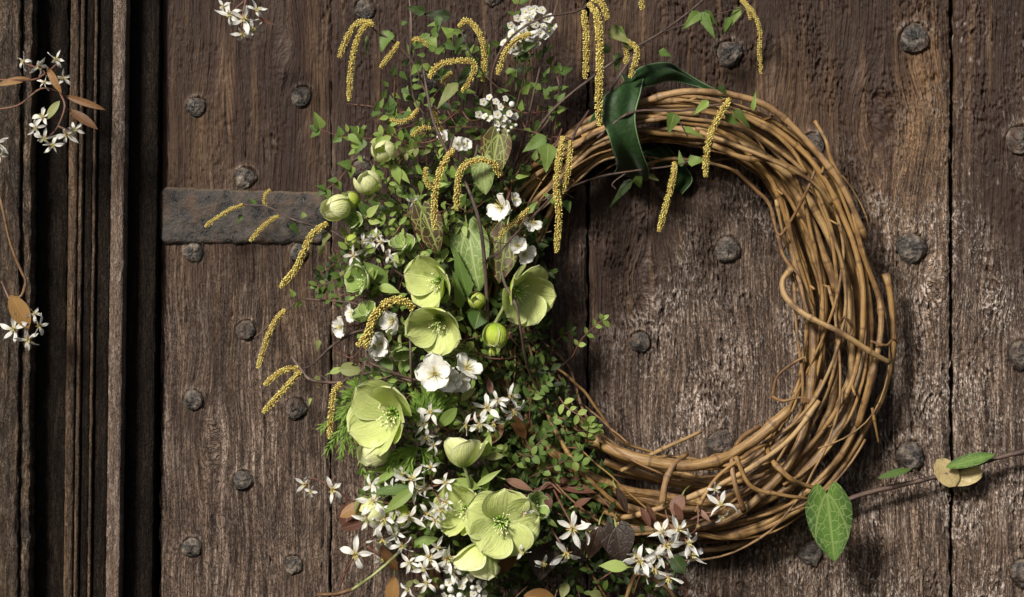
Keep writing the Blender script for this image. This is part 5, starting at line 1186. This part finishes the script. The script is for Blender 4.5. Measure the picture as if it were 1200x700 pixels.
SPR = [
 ('toothed dark birch leaves reaching left over the plank above the iron strap', [(450, 165, .07), (425, 162, .075), (400, 160, .075), (375, 152, .07)], 3, 19, 15, M_LEAF_M, 'birch', .1),
 ('toothed dark leaves hanging just above the right end of the iron strap', [(430, 200, .07), (412, 195, .075), (396, 212, .075), (382, 222, .075)], 3, 17, 13, M_LEAF_M, 'birch', .1),
 ('slender oval leaves around the uppermost round bud', [(500, 175, .08), (480, 172, .09), (462, 160, .095), (448, 158, .095)], 4, 14, 8, M_LEAF_L, 'oval', 0),
 ('grey green oval leaves right of the uppermost round bud', [(520, 180, .08), (500, 172, .09), (480, 176, .095), (466, 190, .095)], 4, 13, 7, M_LEAF_OL, 'oval', 0),
 ('small leaves dangling under the fat bud at the strap end', [(430, 280, .08), (405, 300, .085), (388, 312, .085), (376, 322, .08)], 6, 12, 7, M_LEAF_D, 'oval', 0),
 ('small green leaves below the strap beside the plank seam', [(440, 300, .07), (410, 318, .08), (390, 330, .08), (372, 335, .078)], 6, 12, 7, M_LEAF_M, 'oval', 0),
 ('little leaves in a row left of the small deep green hellebore cup', [(430, 350, .07), (405, 345, .075), (390, 352, .075), (380, 345, .075)], 4, 11, 7, M_LEAF_M, 'oval', 0),
 ('bright little leaf tips inside the ring beside the plank seam', [(670, 420, .05), (680, 400, .055), (694, 385, .06), (706, 375, .06)], 4, 12, 7, M_LEAF_L, 'oval', 0),
 ('dim little leaves inside the ring in the deep shadow left of the seam', [(625, 440, .06), (640, 425, .06), (652, 400, .06), (668, 388, .06)], 5, 11, 6, M_LEAF_D, 'oval', 0),
 ('glossy small leaves climbing the inner edge of the flowers under the dark twig', [(620, 500, .08), (622, 470, .085), (630, 455, .09), (640, 448, .09)], 5, 14, 8, M_LEAF_M, 'oval', 0),
 ('bright small leaves on a red stem where canes emerge at the inner lower left', [(655, 465, .08), (665, 478, .085), (680, 488, .09), (700, 502, .09)], 5, 12, 7, M_LEAF_L, 'oval', 0),
 ('bright pointed leaf cluster resting on the cane at the inner lower left', [(688, 520, .08), (688, 508, .09), (690, 500, .095)], 3, 14, 6, M_LEAF_L, 'lance', 0),
 ('glossy leaves in a loose row left of the emerging canes', [(600, 540, .08), (625, 525, .09), (640, 510, .09), (648, 495, .09)], 6, 12, 8, M_LEAF_M, 'oval', 0),
 ('bright oval leaves below the emerging canes', [(620, 560, .08), (645, 548, .09), (665, 540, .095), (682, 545, .095)], 5, 13, 9, M_LEAF_M, 'oval', 0),
 ('small bright leaves right of the pale upward cup', [(590, 560, .08), (602, 545, .09), (618, 535, .095), (632, 532, .095)], 5, 12, 8, M_LEAF_M, 'oval', 0),
 ('pair rows of oval leaves low between starry flowers and the largest hellebore', [(490, 640, .08), (494, 625, .09), (500, 612, .095), (506, 590, .1)], 5, 13, 8, M_LEAF_M, 'oval', 0),
 ('pale leaves strung down to the bottom edge left of the ragged white flowers', [(494, 622, .09), (488, 645, .09), (482, 668, .09), (488, 700, .085)], 5, 12, 7, M_LEAF_OL, 'oval', 0),
 ('round little leaves behind the mass of starry flowers', [(500, 600, .08), (470, 580, .085), (445, 575, .09), (428, 580, .09)], 6, 11, 8, M_LEAF_M, 'oval', 0),
 ('deep green leaves below the pale leaf by the small deep cup', [(470, 380, .07), (455, 365, .08), (445, 350, .085), (440, 340, .085)], 4, 15, 9, M_LEAF_M, 'oval', 0),
 ('leafy tips rising between the twigs left of the tiny cups', [(540, 170, .06), (532, 140, .07), (525, 115, .07), (520, 90, .07)], 4, 14, 9, M_LEAF_D, 'oval', .08),
 ('dark leaves under the dense white flower head', [(600, 150, .05), (608, 115, .07), (614, 90, .075), (616, 70, .075)], 4, 15, 11, M_LEAF_D, 'birch', .1),
 ('dull leaves between the twigs left of the ribbon', [(650, 160, .05), (652, 130, .06), (655, 105, .065), (655, 85, .065)], 3, 16, 11, M_LEAF_M, 'birch', .1),
 ('dark leaves left of the tiny white cups', [(560, 190, .05), (560, 160, .06), (556, 140, .065), (566, 125, .065)], 3, 14, 9, M_LEAF_D, 'oval', 0),
 ('leaves at the very top edge left of the dense white flower head', [(590, 60, .05), (600, 30, .06), (606, 8, .065), (612, -8, .065)], 4, 15, 10, M_LEAF_M, 'birch', .1),
 ('leaves on a bent tip near the second fat bud', [(470, 240, .07), (455, 225, .08), (462, 210, .085), (470, 200, .085)], 4, 14, 7, M_LEAF_M, 'lance', 0),
 ('leaves between the bronze ivy leaf and the small half open hellebore', [(500, 300, .07), (485, 270, .08), (478, 250, .085), (480, 235, .085)], 5, 13, 7, M_LEAF_M, 'lance', 0),
 ('bright tips beside the pale mottled ivy leaf', [(540, 300, .08), (532, 275, .09), (528, 262, .1), (522, 258, .1)], 3, 12, 6, M_LEAF_L, 'lance', 0),
 ('yellow green leaf fringe under the long pale catkin', [(402, 338, .06), (395, 320, .06), (392, 305, .06)], 3, 12, 8, M_LEAF_OL, 'birch', .1),
 ('sprig of mid green leaves around the big hellebore top', [(500, 470, .09), (480, 450, .1), (455, 445, .105), (430, 450, .105)], 5, 16, 8, M_LEAF_M, 'lance', 0),
 ('upright slim leaves between the big hellebore and the cherry blossom', [(505, 500, .09), (502, 480, .1), (506, 465, .105), (512, 455, .105)], 4, 20, 5, M_LEAF_GR, 'lance', 0),
 ('bright green narrow leaves under the cherry blossom', [(520, 490, .09), (518, 475, .1), (522, 462, .1)], 4, 20, 5, M_LEAF_GR, 'lance', 0),
 ('leaves behind the white star above the ring shadow', [(580, 540, .08), (560, 510, .085), (552, 480, .09), (548, 462, .09)], 5, 14, 8, M_LEAF_OL, 'oval', 0),
 ('small leaves at the bottom edge below the ragged white flowers', [(590, 690, .08), (565, 700, .085), (545, 705, .085)], 4, 11, 8, M_LEAF_M, 'oval', 0),
 ('thin red stalk with few leaves at the bottom edge', [(630, 730, .06), (640, 690, .08), (650, 665, .09), (640, 645, .095)], 2, 12, 8, M_LEAF_MAR, 'oval', 0),
 ('red pointed leaf shoots at the bottom edge right of the crowded cluster', [(880, 735, .04), (850, 705, .06), (822, 692, .075), (806, 690, .08)], 2, 16, 5, M_LEAF_PK, 'lance', 0),
]
for (lb, pts, n, ln, wd, mt, sh, se) in SPR:
    sprig(lb, pts, n, ln, wd, mt, sh, serr=se)

# feathery foliage
def feather(label, base, tips, group='feathery green tufts'):
    root = thing('feathery_tuft', label, 'foliage', W(*base), group)
    for tp in tips:
        B = W(*base); T = W(*tp); mb = MB()
        mid = B.lerp(T, .5) + Vector((random.uniform(-.004, .004), -.004, .004)); P = smooth([B, mid, T], 6)
        tube(mb, P, .0008, .0004, 4, .6)
        for i in range(2, len(P)):
            t = (P[i] - P[i - 1]).normalized(); sd = t.cross(Vector((0, -1, 0))).normalized()
            for sg in (-1, 1):
                for _ in range(2):
                    l = random.uniform(.008, .019) * (1 - .3 * i / len(P)); d = (t * random.uniform(.7, 1.3) + sd * sg * random.uniform(.2, .7) + Vector((0, random.uniform(-.5, .2), -.15))).normalized()
                    leaf(mb, P[i], P[i] + d * l, .0016, (random.uniform(-.5, .5), -1, .4), 'lance', random.uniform(-.2, .3), .1, 0, 4, 2)
        part('frond', mb, M_LEAF_GR, root)
feather('feathery bright green leaves hanging over the plank left of the big hellebore', (424, 470, .09),
        [(378, 500, .09), (385, 525, .09), (400, 532, .09), (412, 525, .09), (402, 488, .1), (420, 530, .085), (408, 462, .095), (415, 448, .09), (392, 515, .08), (425, 548, .085), (398, 470, .085)])
feather('feathery green leaves spreading beneath the big hellebore', (492, 525, .115), [(462, 535, .12), (470, 548, .12), (480, 552, .12), (455, 545, .115), (500, 548, .115), (512, 540, .11)])
feather('small feathery green leaves between the big hellebore and the cherry blossom', (503, 505, .11), [(486, 462, .115), (492, 470, .12), (498, 455, .115), (506, 460, .115), (512, 465, .11), (484, 478, .12), (518, 470, .11)])

# thready little leaves: a mass nobody could count, packed behind the flowers
def inside(x, y, poly):
    c = False; j = len(poly) - 1
    for i in range(len(poly)):
        if ((poly[i][1] > y) != (poly[j][1] > y)) and (x < (poly[j][0] - poly[i][0]) * (y - poly[i][1]) / (poly[j][1] - poly[i][1]) + poly[i][0]): c = not c
        j = i
    return c
MASS = [(520, 190), (565, 175), (610, 190), (625, 250), (640, 330), (632, 400), (660, 470), (700, 520), (712, 600), (800, 640), (790, 740), (470, 740), (500, 640), (420, 600), (432, 540), (425, 440), (415, 340), (400, 290), (430, 250), (470, 200)]
def mass(label, n, mat, dr, szr, poly=MASS, asp=.5, shape='oval', nv=4, name='foliage_mass'):
    mb = MB(); k = 0
    x0, x1 = min(p[0] for p in poly), max(p[0] for p in poly); y0, y1 = min(p[1] for p in poly), max(p[1] for p in poly)
    while k < n:
        x, y = random.uniform(x0, x1), random.uniform(y0, y1)
        if not inside(x, y, poly): continue
        d = random.uniform(*dr); B = W(x, y, d); l = random.uniform(*szr) / 1000
        a = random.uniform(0, 6.28); dv = Vector((math.cos(a), random.uniform(-.6, .3), math.sin(a))).normalized()
        leaf(mb, B, B + dv * l, l * asp, (random.uniform(-.8, .6), -1, random.uniform(-.3, .9)), shape, random.uniform(0, .3), .2, 0, nv, 2); k += 1
    o = part(name, mb, mat, None); o['label'] = label; o['category'] = 'foliage'; o['kind'] = 'stuff'; return o
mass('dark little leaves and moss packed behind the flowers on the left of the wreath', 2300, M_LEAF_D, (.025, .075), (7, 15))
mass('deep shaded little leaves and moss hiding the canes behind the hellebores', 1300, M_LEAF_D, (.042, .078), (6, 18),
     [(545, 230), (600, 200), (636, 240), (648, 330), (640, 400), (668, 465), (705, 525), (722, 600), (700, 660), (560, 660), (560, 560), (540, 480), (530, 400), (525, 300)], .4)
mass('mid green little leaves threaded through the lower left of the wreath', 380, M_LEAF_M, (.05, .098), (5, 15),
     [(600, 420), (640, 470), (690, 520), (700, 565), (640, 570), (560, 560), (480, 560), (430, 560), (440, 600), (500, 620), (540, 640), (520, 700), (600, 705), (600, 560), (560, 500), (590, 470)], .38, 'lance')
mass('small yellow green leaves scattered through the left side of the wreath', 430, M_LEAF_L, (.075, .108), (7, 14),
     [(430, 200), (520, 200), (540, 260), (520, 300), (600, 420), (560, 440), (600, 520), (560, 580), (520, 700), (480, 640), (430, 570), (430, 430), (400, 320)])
mass('loose toothed leaves around the twigs at the top left of the wreath', 230, M_LEAF_M, (.04, .09), (9, 18),
     [(420, 130), (500, 30), (640, 60), (660, 160), (620, 220), (500, 220), (440, 200)], .6, 'birch')
mass('bright fresh leaves among the round buds at the left edge of the wreath', 110, M_LEAF_L, (.07, .105), (9, 19),
     [(400, 150), (480, 130), (560, 200), (540, 300), (500, 320), (450, 330), (400, 330), (400, 260), (430, 230)], .5, 'ovate')
# fine dark twigs through the mass
mb = MB()
for k in range(150):
    while True:
        x, y = random.uniform(400, 720), random.uniform(120, 700)
        if inside(x, y, MASS) or (y < 230 and 440 < x < 660): break
    d = random.uniform(.03, .1); a = random.uniform(0, 6.28); l = random.uniform(20, 60)
    x2, y2 = x + l * math.cos(a), y + l * math.sin(a) * .9
    tube(mb, smooth([W(x, y, d), W((x + x2) / 2 + random.uniform(-6, 6), (y + y2) / 2 + random.uniform(-6, 6), d + .008), W(x2, y2, d - .01)], 4), random.uniform(.0005, .0011), None, 5, random.random())
o = part('fine_twigs', mb, M_REDSTEM, None); o['label'] = 'tangle of fine dark red stems running through the flowers and leaves'; o['category'] = 'stems'; o['kind'] = 'stuff'
